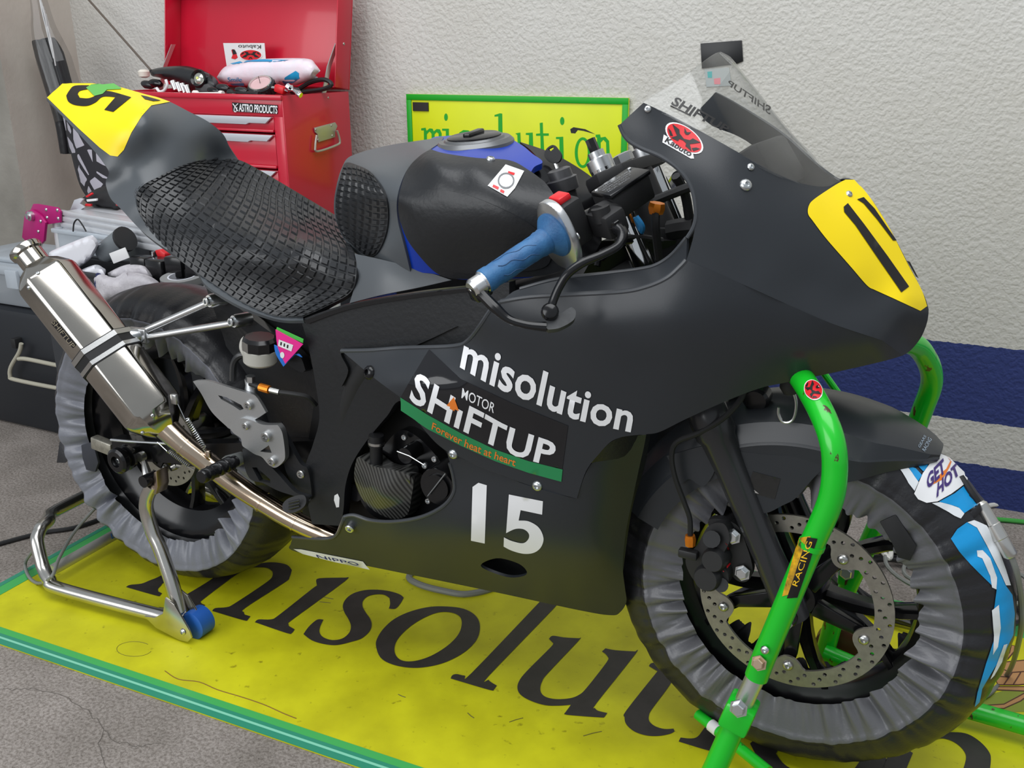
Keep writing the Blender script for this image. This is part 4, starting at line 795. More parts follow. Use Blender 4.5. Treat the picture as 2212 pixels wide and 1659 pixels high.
pp_ = panel('pedal_pad', c5([(1640, 1110), (1690, 1055), (1800, 1025), (1835, 1060), (1820, 1120), (1740, 1170), (1660, 1165)]), [(610, 1090, .205), (660, 1075, .185), (640, 1100, .20)], matt_black, bike, th=.014, step=8)
for y in (1080, 1105, 1130): mk('pad_rib', tube([P(o5[0]+1690*k5, o5[1]+(y+10)*k5, .208), P(o5[0]+1780*k5, o5[1]+(y-12)*k5, .197)], .0022, 6), rubber, pp_)
mc = P(545, 838, .15)
mk('rear_brake_cylinder', tube([P(538, 818, .150), P(540, 830, .150), P(543, 838, .150), P(548, 870, .150), P(552, 880, .150)], [.0085, .0085, .012, .012, .008], 14), alu, bike)
mk('banjo_bolt', tube([P(541, 812, .166), P(541, 824, .166)], .0085, 6), zinc, bike)
mk('hose_fitting', tube([P(562, 836, .165), P(582, 842, .164)], .0075, 10), orange_an, bike); mk('hose_fitting', tube([P(584, 842, .164), P(604, 847, .162)], .0055, 10), steel, bike)
mk('brake_hose', tube([P(540, 828, .166), P(562, 836, .165)], .005, 8), matt_black, bike); mk('brake_hose', tube([P(604, 847, .162), P(640, 852, .155), P(665, 858, .145), P(682, 875, .13)], .0045, 8, 6), matt_black, bike)
# rear reservoir
rc = P(562, 768, .15); rax = Vector((.10, -.02, 1))
mk('brake_reservoir', lathe([(-.014, .026), (-.010, .0295), (.012, .030), (.014, .028)], rc, rax, 24), M('reservoir_white', S(178, 176, 168), .45), bike)
mk('reservoir_cap', lathe([(.013, .031), (.030, .031), (.036, .026), (.036, .001)], rc, rax, 10), gloss_black, bike)
mk('reservoir_clamp', tube([P(533, 770, .165), P(524, 752, .162), P(527, 735, .155), P(536, 732, .148)], .006, 8, 5), M('clamp_white', S(170, 168, 160), .5), bike)
mk('reservoir_hose', tube([P(540, 767, .155), P(518, 768, .16), P(505, 785, .162), P(503, 822, .165)], .0062, 8, 5), rubber, bike)
ttri = panel('inspection_tag', [(592, 745, 1), (652, 772, 1), (640, 765), (612, 792, 1), (596, 765)], [(592, 745, .168), (652, 772, .166), (612, 792, .168)], sky_v, bike, th=.0015, step=20)
t1 = panel('inspection_tag', [(595, 712, 1), (654, 744, 1), (640, 760), (616, 786, 1), (600, 750)], [(595, 712, .173), (654, 744, .170), (616, 786, .172)], pink_v, bike, th=.0015, step=20, key='tag1')
panel('inspection_tag', [(598, 707, 1), (655, 733, 1), (654, 741, 1), (596, 714, 1)], [(598, 707, .171), (655, 733, .168), (596, 714, .171)], lime_v, bike, th=.0015, step=20)
decal('date_box', [(603, 733), (634, 745), (630, 759), (601, 747)], 'tag1', paper, t1)
for t in ((607, 742), (614, 745), (621, 748)): decal('date_mark', [(t[0], t[1]-4), (t[0]+3, t[1]-3), (t[0]+2, t[1]+4), (t[0]-1, t[1]+3)], 'tag1', black_v, t1, off=.0013)
decal('tag_dot', [(610+5*math.cos(t), 767+7*math.sin(t)) for t in np.linspace(0, 6.28, 12, endpoint=False)], 'tag1', paper, t1)
# ---- swingarm, wheels
for s in (-1, 1):
    a = Vector((-.73, s*.105, .335)); b = Vector((-.56, s*.108, .335)); c = Vector((-.12, s*.09, .40))
    if s < 0:
        sw = panel('swingarm', [(240, 948, 1), (360, 957), (470, 958), (690, 952, 1), (690, 985), (560, 1005), (420, 1008), (385, 1002), (270, 994, 1), (248, 985)], [(240, 948, .112), (690, 952, .10), (270, 994, .112)], gloss_black, bike, th=.03, step=20)
        mk('swingarm_edge', tube([P(240, 950, .113), P(300, 955, .113), P(360, 958, .113)], .003, 8), alu_bright, sw)
    else:
        mk('swingarm', prism([Vector((-.75, .082, .365)), Vector((-.12, .075, .44)), Vector((-.12, .075, .36)), Vector((-.55, .082, .31)), Vector((-.74, .082, .315))], (0, 1, 0), .03), gloss_black, bike)
ap = P(281, 984, .13)
mk('axle_spool', lathe([(-.03, .014), (0, .014), (.004, .026), (.012, .027), (.014, .020), (.022, .020), (.024, .027), (.034, .027), (.038, .022), (.038, .012), (.030, .011), (.030, .001)], ap, (0, -1, 0), 24), gloss_black, bike)
bolt(ap+Vector((0, -.028, 0)), (0, -1, 0), .008, zinc, bike, 'button')
mk('chain_adjuster', box(P(225, 962, .10), (.06, .02, .028), Matrix.Rotation(.12, 3, 'Y'), .003), M('worn_alloy_plate', (.42, .40, .34, 1), .4, .8, var=.2, vscale=80), bike)
mk('caliper_stay', tube([P(306, 982, .125), P(312, 1000, .125), P(318, 1025, .128)], [.007, .006, .010], 10), steel, bike)
mk('stay_eye', lathe([(-.006, .010), (.006, .010)], P(305, 986, .13), (0, -1, 0), 16), steel, bike)
def ringdisc(name, cx, cz, h, R, ri, lobes, lobe_r, holes, th, mat, parent, bolts=None):
    out = [(R*1000*math.cos(t), R*1000*math.sin(t)) for t in np.linspace(0, 2*pi, 72, endpoint=False)]
    inn = []
    for t in np.linspace(0, 2*pi, 180, endpoint=False):
        d = min(abs((t-l+pi) % (2*pi)-pi) for l in lobes) if lobes else 9
        r = ri-(lobe_r*max(0, 1-(d/.20)**2)**.6 if d < .20 else 0); inn.append((r*1000*math.cos(t), r*1000*math.sin(t)))
    hs = [[(x*1000+r*1000*math.cos(t), y*1000+r*1000*math.sin(t)) for t in np.linspace(0, 2*pi, 9, endpoint=False)] for x, y, r in holes]
    v2, f = cdt([out], 0, [inn]+hs)
    v, f, _ = thicken([(cx+x/1000, -h, cz+y/1000) for x, y in v2], f, th, (cx, -h-1 if h > 0 else -h+1, cz))
    o = mk(name, (v, f), mat, parent, 30)
    for l in lobes: bolt((cx+(ri-.006)*math.cos(l), -h-.0005*(1 if h > 0 else -1), cz+(ri-.006)*math.sin(l)), (0, -1 if h > 0 else 1, 0), .0085, steel, parent, 'button')
    return o
def wheel(name, cx, cz, w_, nsp, a0, seed):
    rim = mk(name, lathe([(-w_, .226), (-w_+.006, .222), (-w_*.75, .200), (-w_*.45, .188), (w_*.45, .188), (w_*.75, .200), (w_-.006, .222), (w_, .226), (w_, .215), (w_*.72, .190), (w_*.45, .172), (w_*.1, .168), (-w_*.1, .168), (-w_*.45, .172), (-w_*.72, .190), (-w_, .215), (-w_, .226)], (cx, 0, cz), (0, 1, 0), 72, caps=False), rim_black, bike)
    mk('tyre', lathe([(-w_*.95, .222), (-w_-.012, .245), (-w_-.010, .265), (-w_*.8, .283), (-w_*.4, .291), (0, .293), (w_*.4, .291), (w_*.8, .283), (w_+.010, .265), (w_+.012, .245), (w_*.95, .222)], (cx, 0, cz), (0, 1, 0), 72, caps=False), rubber, rim)
    mk('hub', lathe([(-.055, .018), (-.052, .030), (-.04, .038), (0, .042), (.04, .038), (.052, .03), (.055, .018)], (cx, 0, cz), (0, 1, 0), 28), rim_black, rim)
    for k in range(nsp):
        g = G(); a = a0+2*pi*k/nsp
        for s in (-1, 1):
            st = []
            for t in np.linspace(0, 1, 7):
                r = .030+.146*t; an = a+s*(.10+.20*t**1.6); wd = .013-.004*t; dp = .020-.006*math.sin(pi*t)
                c = Vector((cx+r*math.cos(an), 0, cz+r*math.sin(an))); tg = Vector((-math.sin(an), 0, math.cos(an)))
                st.append([c+tg*wd+Vector((0, dp*.6, 0)), c+tg*wd*.5+Vector((0, dp, 0)), c-tg*wd*.5+Vector((0, dp, 0)), c-tg*wd+Vector((0, dp*.6, 0)), c-tg*wd-Vector((0, dp*.6, 0)), c-tg*wd*.5-Vector((0, dp, 0)), c+tg*wd*.5-Vector((0, dp, 0)), c+tg*wd-Vector((0, dp*.6, 0))])
            v = [q for s_ in st for q in s_]; g.add(v, [(i*8+j, i*8+(j+1) % 8, (i+1)*8+(j+1) % 8, (i+1)*8+j) for i in range(6) for j in range(8)])
        mk('spoke', g, rim_black, rim)
    return rim
a0 = math.radians(55)
fwh = wheel('front_wheel', FX, FZ, .036, 5, a0, 1); rwh = wheel('rear_wheel', RX, RZ_, .052, 5, a0+.3, 2)
holes = []
for k in range(75):
    a = 2*pi*k/75; rr = (.139, .1315, .1245)[k % 3]; holes.append((rr*math.cos(a), rr*math.sin(a), .0032))
ringdisc('brake_disc', FX, FZ, .0645, .145, .117, [a0+2*pi*k/5 for k in range(5)], .022, holes, .0045, disc_m, fwh)
hr = []
for k in range(40):
    a = 2*pi*k/40; hr.append(((.085, .078)[k % 2]*math.cos(a), (.085, .078)[k % 2]*math.sin(a), .003))
ringdisc('brake_disc', RX, RZ_, .070, .095, .062, [a0+2*pi*k/5 for k in range(5)], .016, hr, .0045, disc_m, rwh)
gdc = G()
for k in range(5):
    a = a0+2*pi*k/5; n_ = Vector((math.cos(a), 0, math.sin(a))); t_ = Vector((-math.sin(a), 0, math.cos(a))); c = Vector((FX, -.052, FZ))
    gdc.add(*prism([c+n_*.03+t_*.014, c+n_*.105+t_*.009, c+n_*.105-t_*.009, c+n_*.03-t_*.014], (0, 1, 0), .016, .002))
mk('disc_carrier', gdc, rim_black, fwh)
# ---- fork
def fk(z, y): return Vector((.645-.51*(z-.328), y, z))
for s in (-1, 1):
    y = s*.088
    fl = mk('fork_leg', tube([fk(.300, y), fk(.335, y), fk(.40, y), fk(.52, y), fk(.565, y), fk(.572, y), fk(.612, y), fk(.618, y)], [.022, .0245, .0225, .0235, .0265, .0305, .0305, .026], 22), gloss_black if s > 0 else M('fork_satin_black', (.028, .028, .031, 1), .24), bike)
    mk('fork_tube', tube([fk(.60, y), fk(.945, y)], .0185, 20), chrome, fl)
    mk('fork_cap', tube([fk(.945, y), fk(.958, y), fk(.96, y), fk(.968, y)], [.019, .019, .012, .012], 12), alu_bright, fl)
    mk('fork_adjuster', tube([fk(.966, y), fk(.985, y)], .0075, 6), gloss_black, fl)
mk('dust_clip', tube([fk(.618, -.088), fk(.626, -.088)], .024, 20), zinc, bike)
up_ = Vector((-.455, 0, .89)); fwv = Vector((.89, 0, .455))
def yoke(z, name, hw):
    c = fk(z, 0); g = G()
    pts = [c+fwv*.035+Vector((0, y, 0)) for y in (-.055, .055)]+[fk(z, .088)+fwv*.03, fk(z, .118), fk(z, .088)-fwv*.032, c-fwv*.055+Vector((0, .04, 0)), c-fwv*.055-Vector((0, .04, 0)), fk(z, -.088)-fwv*.032, fk(z, -.118), fk(z, -.088)+fwv*.03]
    mk(name, prism(pts, up_, hw, .003), matt_black, bike)
yoke(.655, 'lower_yoke', .035); yoke(.925, 'upper_yoke', .018)
mk('stem_nut', lathe([(0, .016), (.012, .016), (.014, .010)], fk(.945, 0), up_, 6), alu_bright, bike)
axp = Vector((FX, -.115, FZ)); mk('front_axle', lathe([(-.0, .010), (.004, .016), (.03, .018), (.23, .018)], axp, (0, 1, 0), 20), gloss_black, bike)
mk('axle_nut', lathe([(0, .013), (.012, .013), (.014, .008)], axp, (0, -1, 0), 6), steel, bike)
# ---- front caliper
of, kf = (1300, 1000), 912/2212
cf = lambda pts: C(of, kf, pts)
calm = M('caliper_black', (.020, .020, .021, 1), .45)
cal = panel('brake_caliper', cf([(560, 330), (640, 320), (670, 400), (640, 470), (620, 520), (660, 580), (655, 640), (580, 660), (510, 640), (460, 580), (440, 500), (500, 430)]), [(1530, 1140, .100), (1570, 1200, .108), (1500, 1240, .100), (1540, 1270, .10)], calm, bike, th=.05, step=9)
for b, r in (((590, 505), .019), ((555, 600), .021)): mk('caliper_piston_boss', lathe([(-.03, r), (.004, r), (.010, r*.85), (.010, .001)], P(of[0]+b[0]*kf, of[1]+b[1]*kf, .110), (-.1, -1, .1), 22), calm, cal)
mk('caliper_pin', tube([P(of[0]+575*kf, of[1]+400*kf, .118), P(of[0]+575*kf, of[1]+400*kf, .085)], .013, 14), calm, cal); mk('caliper_pin', tube([P(of[0]+625*kf, of[1]+640*kf, .112), P(of[0]+625*kf, of[1]+640*kf, .085)], .011, 14), calm, cal)
panel('caliper_bracket', cf([(560, 300), (700, 320), (760, 440), (790, 560), (760, 620), (700, 610), (640, 520), (600, 420)]), [(1560, 1140, .088), (1620, 1230, .088), (1580, 1250, .088)], calm, bike, th=.014, step=12)
for b in ((688, 384), (738, 575)): bolt(P(of[0]+b[0]*kf, of[1]+b[1]*kf, .094), (-.1, -1, .1), .0095, zinc, bike, 'hex')
decal('caliper_clip', cf([(648, 418), (660, 430), (690, 510), (640, 570), (634, 565), (676, 510)]), 'brake_caliper', red_v, cal) if hit(1575, 1210, 'brake_caliper') else None
mk('hose_fitting', tube([P(1491, 1156, .105), P(1491, 1164, .105), P(1491, 1178, .105)], [.0075, .009, .008], 8), orange_an, bike); mk('banjo', box(P(1487, 1196, .105), (.03, .014, .014), None, .003), calm, bike)
mk('brake_hose', tube([P(1491, 1158, .105), P(1490, 1120, .107), P(1478, 1085, .11), P(1458, 1030, .115), P(1451, 985, .117), P(1462, 955, .117), P(1510, 935, .117), P(1560, 905, .115), P(1595, 870, .112), P(1608, 842, .105), P(1610, 820, .09)], .0042, 8, 6), matt_black, bike)
# ---- front mudguard: swept arch
def arch(a0_, a1_, n, sec):
    v = []; f = []; k = len(sec(0))
    for i in range(n+1):
        t = i/n; a = math.radians(a0_+(a1_-a0_)*t)
        for y, r in sec(t): v.append((FX+r*math.cos(a), y, FZ+r*math.sin(a)))
    for i in range(n):
        for j in range(k-1): f.append((i*k+j, i*k+j+1, (i+1)*k+j+1, (i+1)*k+j))
    return v, f
def gsec(t):
    w_ = .086*min(1, (.30+.70*(t/.15)**.65) if t < .15 else 1); dr = .086*min(1, .14+t*4.6); R = .3135
    return [(-w_, R-dr), (-w_*1.02, R-dr*.55), (-w_*.9, R-dr*.22), (-w_*.55, R-dr*.05), (0, R), (w_*.55, R-dr*.05), (w_*.9, R-dr*.22), (w_*1.02, R-dr*.55), (w_, R-dr)]
v, f = arch(57, 158, 46, gsec); v, f, _ = thicken(v, f, .003, (FX, -.0, FZ+3)); 
mg = mk('front_mudguard', (v, f), satin, bike, 40); SURF['front_mudguard'] = BVHTree.FromPolygons([tuple(a) for a in v], f)
panel('mudguard_side', [(1590, 975, 1), (1700, 985), (1810, 985, 1), (1760, 1030), (1720, 1075), (1690, 1092), (1655, 1108), (1625, 1100), (1600, 1030)], [(1590, 975, .090), (1810, 985, .088), (1655, 1108, .094)], satin, bike, th=.004, step=16, mirror=True, key='mgside')
panel('mudguard_side', [(1440, 985, 1), (1530, 960, 1), (1545, 1010), (1520, 1050), (1490, 1035), (1470, 1045), (1458, 1020)], [(1440, 985, .092), (1530, 960, .090), (1490, 1040, .094)], satin, bike, th=.004, step=16)
decal('tape', [(1626, 1018), (1686, 1034), (1674, 1078), (1614, 1062)], 'mgside', M('glossy_black_tape', (.02, .02, .02, 1), .15, bump=.5, bscale=40), bike)
decal('tape_foil', [(1616, 1046), (1640, 1066), (1614, 1060)], 'mgside', M('silver_tape', (.7, .7, .7, 1), .25, .9), bike, off=.0014)
text_on('lettering', 'GEARS', C((1800, 900), 412/2212, [(1000, 370), (1075, 235), (1050, 215), (978, 345)]), 'front_mudguard', M('mudguard_print', S(150, 165, 180), .5), mg, .001)
text_on('lettering', 'RACING', C((1800, 900), 412/2212, [(1060, 410), (1140, 270), (1100, 240), (1025, 385)]), 'front_mudguard', bpy.data.materials['mudguard_print'], mg, .001)
# hook under the cowl
mk('hook', tube([P(1712, 840, .10), P(1720, 870, .10), P(1716, 900, .10), P(1705, 912, .10), P(1690, 910, .10), P(1682, 895, .10), P(1682, 880, .10)], .0022, 8, 5), steel, bike)
mk('hook_mount', tube([P(1705, 815, .10), P(1706, 835, .10), P(1707, 850, .10)], [.012, .014, .009], 12), matt_black, bike); mk('horn', lathe([(0, .02), (.02, .02), (.024, .016)], P(1640, 850, .03), (0, -1, -.2), 18), gloss_black, bike)
# ---- handlebars
gA, gB = P(1046, 608, .333), P(1196, 508, .238)   # grip end, flange
gd = (gB-gA).normalized(); gl = (gB-gA).length
grip = mk('grip', lathe([(-.004, .0135), (0, .0165), (.010, .0165), (.013, .0155), (.02, .0158), (gl-.030, .0165), (gl-.024, .0180), (gl-.021, .0172), (gl-.017, .0182), (gl-.014, .0175), (gl-.010, .022), (gl-.002, .031), (gl+.003, .0315)], gA, gd, 28), blue_rub, bike)
grooves = M('grip_groove', (.02, .07, .17, 1), .6)
_, gu, gw = frame(gd)
for k in range(7):
    a = 2*pi*k/7; mk('grip_groove', tube([gA+gd*(.022+t*.06)+(gu*math.cos(a+t*1.1+.12*math.sin(t*14))+gw*math.sin(a+t*1.1+.12*math.sin(t*14)))*.0161 for t in np.linspace(0, 1, 14)], .0007, 5), grooves, grip)
mk('bar_end', lathe([(-.022, .0105), (-.018, .0135), (-.004, .0135), (-.002, .0155), (.002, .0155)], gA, gd, 22), alu_bright, bike)
mk('handlebar', tube([gB, P(1330, 440, .14), P(1352, 425, .115)], .0111, 14), gloss_black, bike)
cpn = [(-.036, -.026), (-.030, .010), (-.012, .036), (.014, .036), (.028, .018), (.032, -.012), (.022, -.036), (.006, -.046), (-.022, -.042)]
thz = Vector((0, 0, 1)); tz = (thz-gd*thz.dot(gd)).normalized(); tx = gd.cross(tz).normalized(); tx = tx if tx.x > 0 else -tx
mk('throttle_housing', prism([gB+gd*.002+tx*(a*1.12)+tz*(b*1.22) for a, b in cr(cpn, 5, True)], gd, .012, .0025), alu_bright, bike)
for b in ((1222, 469), (1247, 510)): bolt(P(b[0], b[1], .232), -gd, .0058, zinc, bike, 'button')
swc = gB+gd*.030
sh = mk('switch_housing', box(swc+tz*.004, (.044, .036, .066), basis(tx, gd, tz), .009), matt_black, bike)
mk('kill_switch', box(swc+tz*.040+tx*.0-gd*.002, (.026, .020, .010), basis(tx, gd, tz), .003), red_v, sh)
mcx = P(1345, 425, .165)
ra = Matrix.Rotation(.0, 3, 'Z')
# master cylinder reservoir block from its visible faces
RB = basis(tx, gd, tz); rtop = P(1342, 398, .155); RL, RW, RH = .070, .040, .036
mcb = mk('master_cylinder_reservoir', box(rtop-tz*(RH/2), (RW, RL, RH), RB, .004), matt_black, bike)
mk('reservoir_lid', box(rtop+tz*.002, (RW+.003, RL+.003, .007), RB, .002), gloss_black, mcb)
lid_ink = M('lid_print', S(120, 122, 125), .5)
for k in range(5):
    o = rtop+tz*.0058-gd*(RL*.42)+tx*(-RW*.34+k*.0062)
    text_flat('lettering', ('WARNING', 'CLEAN FILLER CAP', 'BEFORE REMOVING', 'USE ONLY DOT 4', 'FROM SEALED')[k], o, gd*(RL*(.4, .75, .7, .66, .55)[k]), tx*-.0042, lid_ink, mcb)
for a_ in (-1, 1): bolt(rtop+tz*.0055+gd*(a_*RL*.44)-tx*(RW*.38), tz, .0028, zinc, mcb, 'button')
mk('master_cylinder', tube([P(1292, 470, .21), P(1330, 448, .165), P(1372, 425, .12)], [.017, .016, .014], 16), matt_black, bike)
mk('lever_perch', box(P(1310, 478, .20), (.05, .035, .035), basis(tx, gd, tz), .006), matt_black, bike)
mk('cable_barrel', tube([P(1296, 448, .215), P(1305, 478, .212)], .0125, 16), matt_black, bike)
mk('bar_clamp', lathe([(-.02, .029), (.02, .029)], fk(.905, -.088), up_, 22), matt_black, bike)
bolt(P(1328, 486, .215), (-.15, -.4, .9), .008, gloss_black, bike, 'hex')
lv = [P(1328, 490, .212), P(1345, 505, .225), P(1335, 530, .245), P(1300, 550, .268), P(1262, 566, .285), P(1228, 590, .298), P(1208, 620, .305), P(1195, 650, .312), P(1188, 672, .318)]
mk('brake_lever', tube(lv, [.010, .0075, .006, .0055, .0058, .0058, .0056, .0055, .006], 12, 5), gloss_black, bike)
mk('lever_ball', lathe([(-.010, .004), (-.008, .009), (-.003, .0115), (.003, .0115), (.008, .009), (.010, .004)], P(1188, 674, .319), (.3, -.6, .3), 16), gloss_black, bike)
mk('lever_guard', tube([P(1030, 625, .345), P(1045, 640, .345), P(1070, 665, .345), P(1100, 690, .342), P(1140, 702, .335), P(1180, 706, .325)], [.009, .0075, .0075, .0055, .0055, .0065], 10, 5), gloss_black, bike)
panel('lever_guard_blade', [(1170, 700, 1), (1195, 688), (1228, 666), (1238, 665), (1244, 675), (1238, 692), (1210, 708), (1185, 712, 1)], [(1170, 700, .330), (1240, 670, .30), (1185, 712, .330)], M('worn_black_plastic', (.045, .047, .05, 1), .55, var=.3, vscale=60), bike, th=.012, step=8)
mk('bar_end_clamp', box(P(1036, 627, .338), (.026, .022, .022), basis(gd, tx, tz), .004), gloss_black, bike)
bolt(P(1024, 628, .345), -gd, .006, zinc, bike, 'socket')
# left handlebar, mirrored
for nm, a, b, r, mt in (('grip', gA, gB, .0165, blue_rub), ('handlebar', gB, P(1352, 425, .115), .0111, gloss_black)):
    mk(nm, tube([(a.x, -a.y, a.z), (b.x, -b.y, b.z)], r, 16), mt, bike)
# ignition switch and key
ig = P(1216, 398, .05)
igm = M('switch_grey', (.10, .10, .105, 1), .35, .6)
mk('ignition_switch', lathe([(-.05, .015), (-.012, .017), (-.010, .023), (.008, .024), (.010, .019), (.022, .018), (.024, .014)], ig, (-.28, -.1, .95), 20), igm, bike)
key = panel('ignition_key', [(1176, 338), (1180, 322), (1194, 313), (1204, 322), (1212, 336), (1206, 350), (1190, 352)], [(1176, 338, .02), (1212, 336, .02), (1190, 352, .022)], matt_black, bike, th=.005, step=8, holes=[[(1184, 322), (1194, 317), (1196, 321), (1188, 328)]])
mk('key_blade', tube([P(1198, 350, .018), P(1206, 372, .02)], .003, 6), zinc, key); mk('key_ring_tag', tube([P(1160, 350, .03), P(1157, 375, .03), P(1165, 385, .03)], .006, 8, 4), matt_black, key)
# cockpit wiring, fork fittings seen through the opening
for pts, r, mt in (([(1418, 445, .10), (1416, 490, .11), (1424, 560, .10)], .006, matt_black), ([(1330, 520, .12), (1370, 512, .10), (1430, 520, .07)], .005, matt_black), ([(1300, 560, .15), (1340, 525, .12), (1400, 522, .08)], .004, gloss_black), ([(1445, 500, .02), (1470, 495, .02), (1500, 492, .02)], .016, matt_black), ([(1372, 470, .09), (1385, 490, .09), (1380, 505, .09)], .006, M('blue_hose', S(40, 130, 190), .4)), ([(1290, 575, .13), (1300, 545, .12), (1330, 535, .11)], .005, gloss_black), ([(1460, 380, .05), (1480, 420, .03), (1490, 480, .02)], .007, matt_black)):
    mk('cable', tube([P(*a) for a in pts], r, 8, 5), mt, bike)
mk('hose_fitting', tube([P(1420, 438, .10), P(1418, 450, .10), P(1417, 462, .10)], [.011, .0125, .010], 8), orange_an, bike)
mk('inner_panel', prism([P(*a) for a in ((1250, 610, .12), (1300, 520, .12), (1480, 520, .02), (1500, 620, .02))], (0, 1, 0), .02), deep_black, bike)
mk('steering_head', tube([fk(.63, 0), fk(.93, 0)], .034, 20), matt_black, bike)
mk('fuse_box', box(P(1460, 505, .0), (.05, .06, .025), None, .003), matt_black, bike)
mk('main_frame_beam', tube([(.40, -.05, .80), (.20, -.10, .74), (-.05, -.125, .62), (-.14, -.11, .45)], .03, 12, 4), matt_black, bike)
mk('main_frame_beam', tube([(.40, .05, .80), (.20, .10, .74), (-.05, .125, .62), (-.14, .11, .45)], .03, 12, 4), matt_black, bike)
# ---------------------------------------------------------------- rear paddock stand
rs = thing('paddock_stand', 'polished stainless rear paddock stand with a blue roller under the swingarm', 'paddock stand', (-.65, 0, 0), 'paddock stands')
stube = M('brushed_stainless_tube', (.60, .58, .54, 1), .22, 1, var=.06, vscale=20)
for s in (1, -1):
    up = [P(331, 1046, .2), P(318, 1075, .2), P(317, 1105, .2), P(330, 1150, .202), P(346, 1185, .205), P(372, 1262, .215), P(388, 1322, .222)]
    bs = [P(388, 1318, .222), P(372, 1332, .225), PZ(340, 1328, .032), PZ(130, 1272, .032), PZ(108, 1255, .04), P(93, 1225, .228), P(80, 1172, .212), P(84, 1150, .195)]
    if s < 0: up = [Vector((a.x, -a.y, a.z)) for a in up]; bs = [Vector((a.x, -a.y, a.z)) for a in bs]
    mk('upright_tube', tube(up, .0140, 18, 6), stube, rs); mk('base_tube', tube(bs, .0140, 18, 6), stube, rs)
    c = up[-1]; hk = up[0]
    pl = [(-.012, .040), (.010, .030), (.042, -.018), (.046, -.034), (.034, -.047), (.012, -.050), (-.050, -.040), (-.080, -.022), (-.050, -.016), (-.025, .0)]
    for dy in (-.020, .016): mk('roller_plate', prism([c+Vector((a, dy*1.0, b)) for a, b in pl], (0, 1, 0), .004, .0008), stube, rs)
    wc = c+Vector((.026, 0, -.026)); mk('roller', lathe([(-.019, .024), (-.017, .029), (.017, .029), (.019, .024)], wc+Vector((0, .019, 0)), (0, 1, 0), 28), blue_wheel, rs)
    bolt(wc+Vector((0, -.021, 0)), (0, -1, 0), .007, zinc, rs, 'button')
    mk('lift_hook', prism([hk+Vector((a, -.006, b)) for a, b in ((-.020, -.004), (-.018, .012), (-.006, .002), (.006, .004), (.012, .030), (.020, .034), (.018, .0), (.010, -.018), (-.010, -.018))], (0, 1, 0), .03, .002), M('bronzed_hook', (.42, .33, .26, 1), .3, 1) if s > 0 else bpy.data.materials['bronzed_hook'], rs)
    mk('hook_rubber', lathe([(-.016, .012), (.016, .012)], hk+Vector((-.004, -.004, .012)), (0, 1, 0), 14), gloss_black, rs)
a, b = P(84, 1150, .195), Vector((P(84, 1150, .195).x, -P(84, 1150, .195).y, P(84, 1150, .195).z))
mk('handle_tube', tube([a, P(90, 1138, .182), P(105, 1124, .155), Vector((-.985, -.10, .112)), Vector((-.985, .10, .112)), Vector((b.x-.01, .17, .112)), b], .0140, 18, 6), stube, rs)
cbA, cbB = PZ(112, 1232, .034), Vector((PZ(112, 1232, .034).x-.02, -PZ(112, 1232, .034).y, .034))
cb = mk('cross_bar', tube([cbA, cbB], .0125, 16), M('satin_steel_bar', (.62, .61, .58, 1), .42, .7), rs)
SURF['xbar'] = BVHTree.FromPolygons(*[(lambda t: ([tuple(v) for v in t[0]], t[1]))(tube([cbA, cbB], .0127, 16))][0])
q0, q1 = proj(cbA.lerp(cbB, .42)), proj(cbA.lerp(cbB, .80))
text_on('lettering', 'LE FACTORY', [(q0[0], q0[1]+6), (q1[0], q1[1]+6), (q1[0]-3, q1[1]-5), (q0[0]-3, q0[1]-5)], 'xbar', sky_v, rs, .0008)
cordg = mk('strap_cord', tube([PZ(205, 1098, .12), PZ(160, 1150, .08), P(128, 1205, .20), P(112, 1245, .255), PZ(84, 1260, .01), PZ(62, 1245, .01), PZ(55, 1215, .02), P(75, 1185, .225)], .0036, 8, 6), cable_gry, rs)

# ---------------------------------------------------------------- front stand
fs = thing('front_stand', 'green painted front lift stand with chipped tubes around the front wheel', 'paddock stand', (.62, 0, 0), 'paddock stands')
ntp = [P(1660, 735, .04), P(1692, 768, .08), P(1735, 822, .13), P(1775, 892, .18), P(1798, 955, .205), P(1803, 1020, .212), P(1791, 1090, .216), P(1745, 1195, .22), P(1700, 1302, .224), P(1650, 1420, .228), P(1634, 1462, .230)]
nt = mk('upper_tube', tube(ntp, .0162, 20, 6), green_p, fs)
SURF['fstube'] = BVHTree.FromPolygons(*[(lambda t: ([tuple(v) for v in t[0]], t[1]))(tube(ntp, .0162, 20, 6))][0])
nl = [P(1608, 1515, .235), P(1545, 1659, .258), P(1478, 1795, .28)]
zl = P(1640, 1445, .229); mk('adjuster_tube', tube([zl, P(1600, 1532, .237)], .0135, 16), M('zinc_tube', (.62, .64, .64, 1), .35, .9), fs)
mk('lower_tube', tube([P(1594, 1548, .238)]+nl[1:], .0168, 20), green_p, fs)
kd = (nl[2]-nl[0]).normalized(); kc = P(1597, 1540, .238)
mk('joint_clamp', box(kc, (.042, .042, .040), basis(*[Vector(x) for x in (kd.cross(Vector((0, 1, 0))).normalized(), Vector((0, 1, 0)), kd)]), .005), green_p, fs)
bolt(P(1596, 1530, .262), (0, -1, .2), .010, zinc, fs, 'hex'); bolt(P(1640, 1432, .248), (-.1, -1, .2), .0085, M('brass_bolt', (.55, .42, .3, 1), .4, .9), fs, 'hex'); bolt(P(1652, 1404, .247), (-.1, -1, .2), .006, zinc, fs, 'button')
decal('sticker', [(1726, 1162), (1752, 1158), (1720, 1280), (1690, 1288)], 'fstube', M('yellow_worn_sticker', S(236, 180, 20), .5, vcol=S(120, 90, 20), vscale=60), nt, step=8)
decal('sticker', [(1745, 1160), (1766, 1163), (1722, 1290), (1700, 1292)], 'fstube', black_v, nt, .0012, 8)
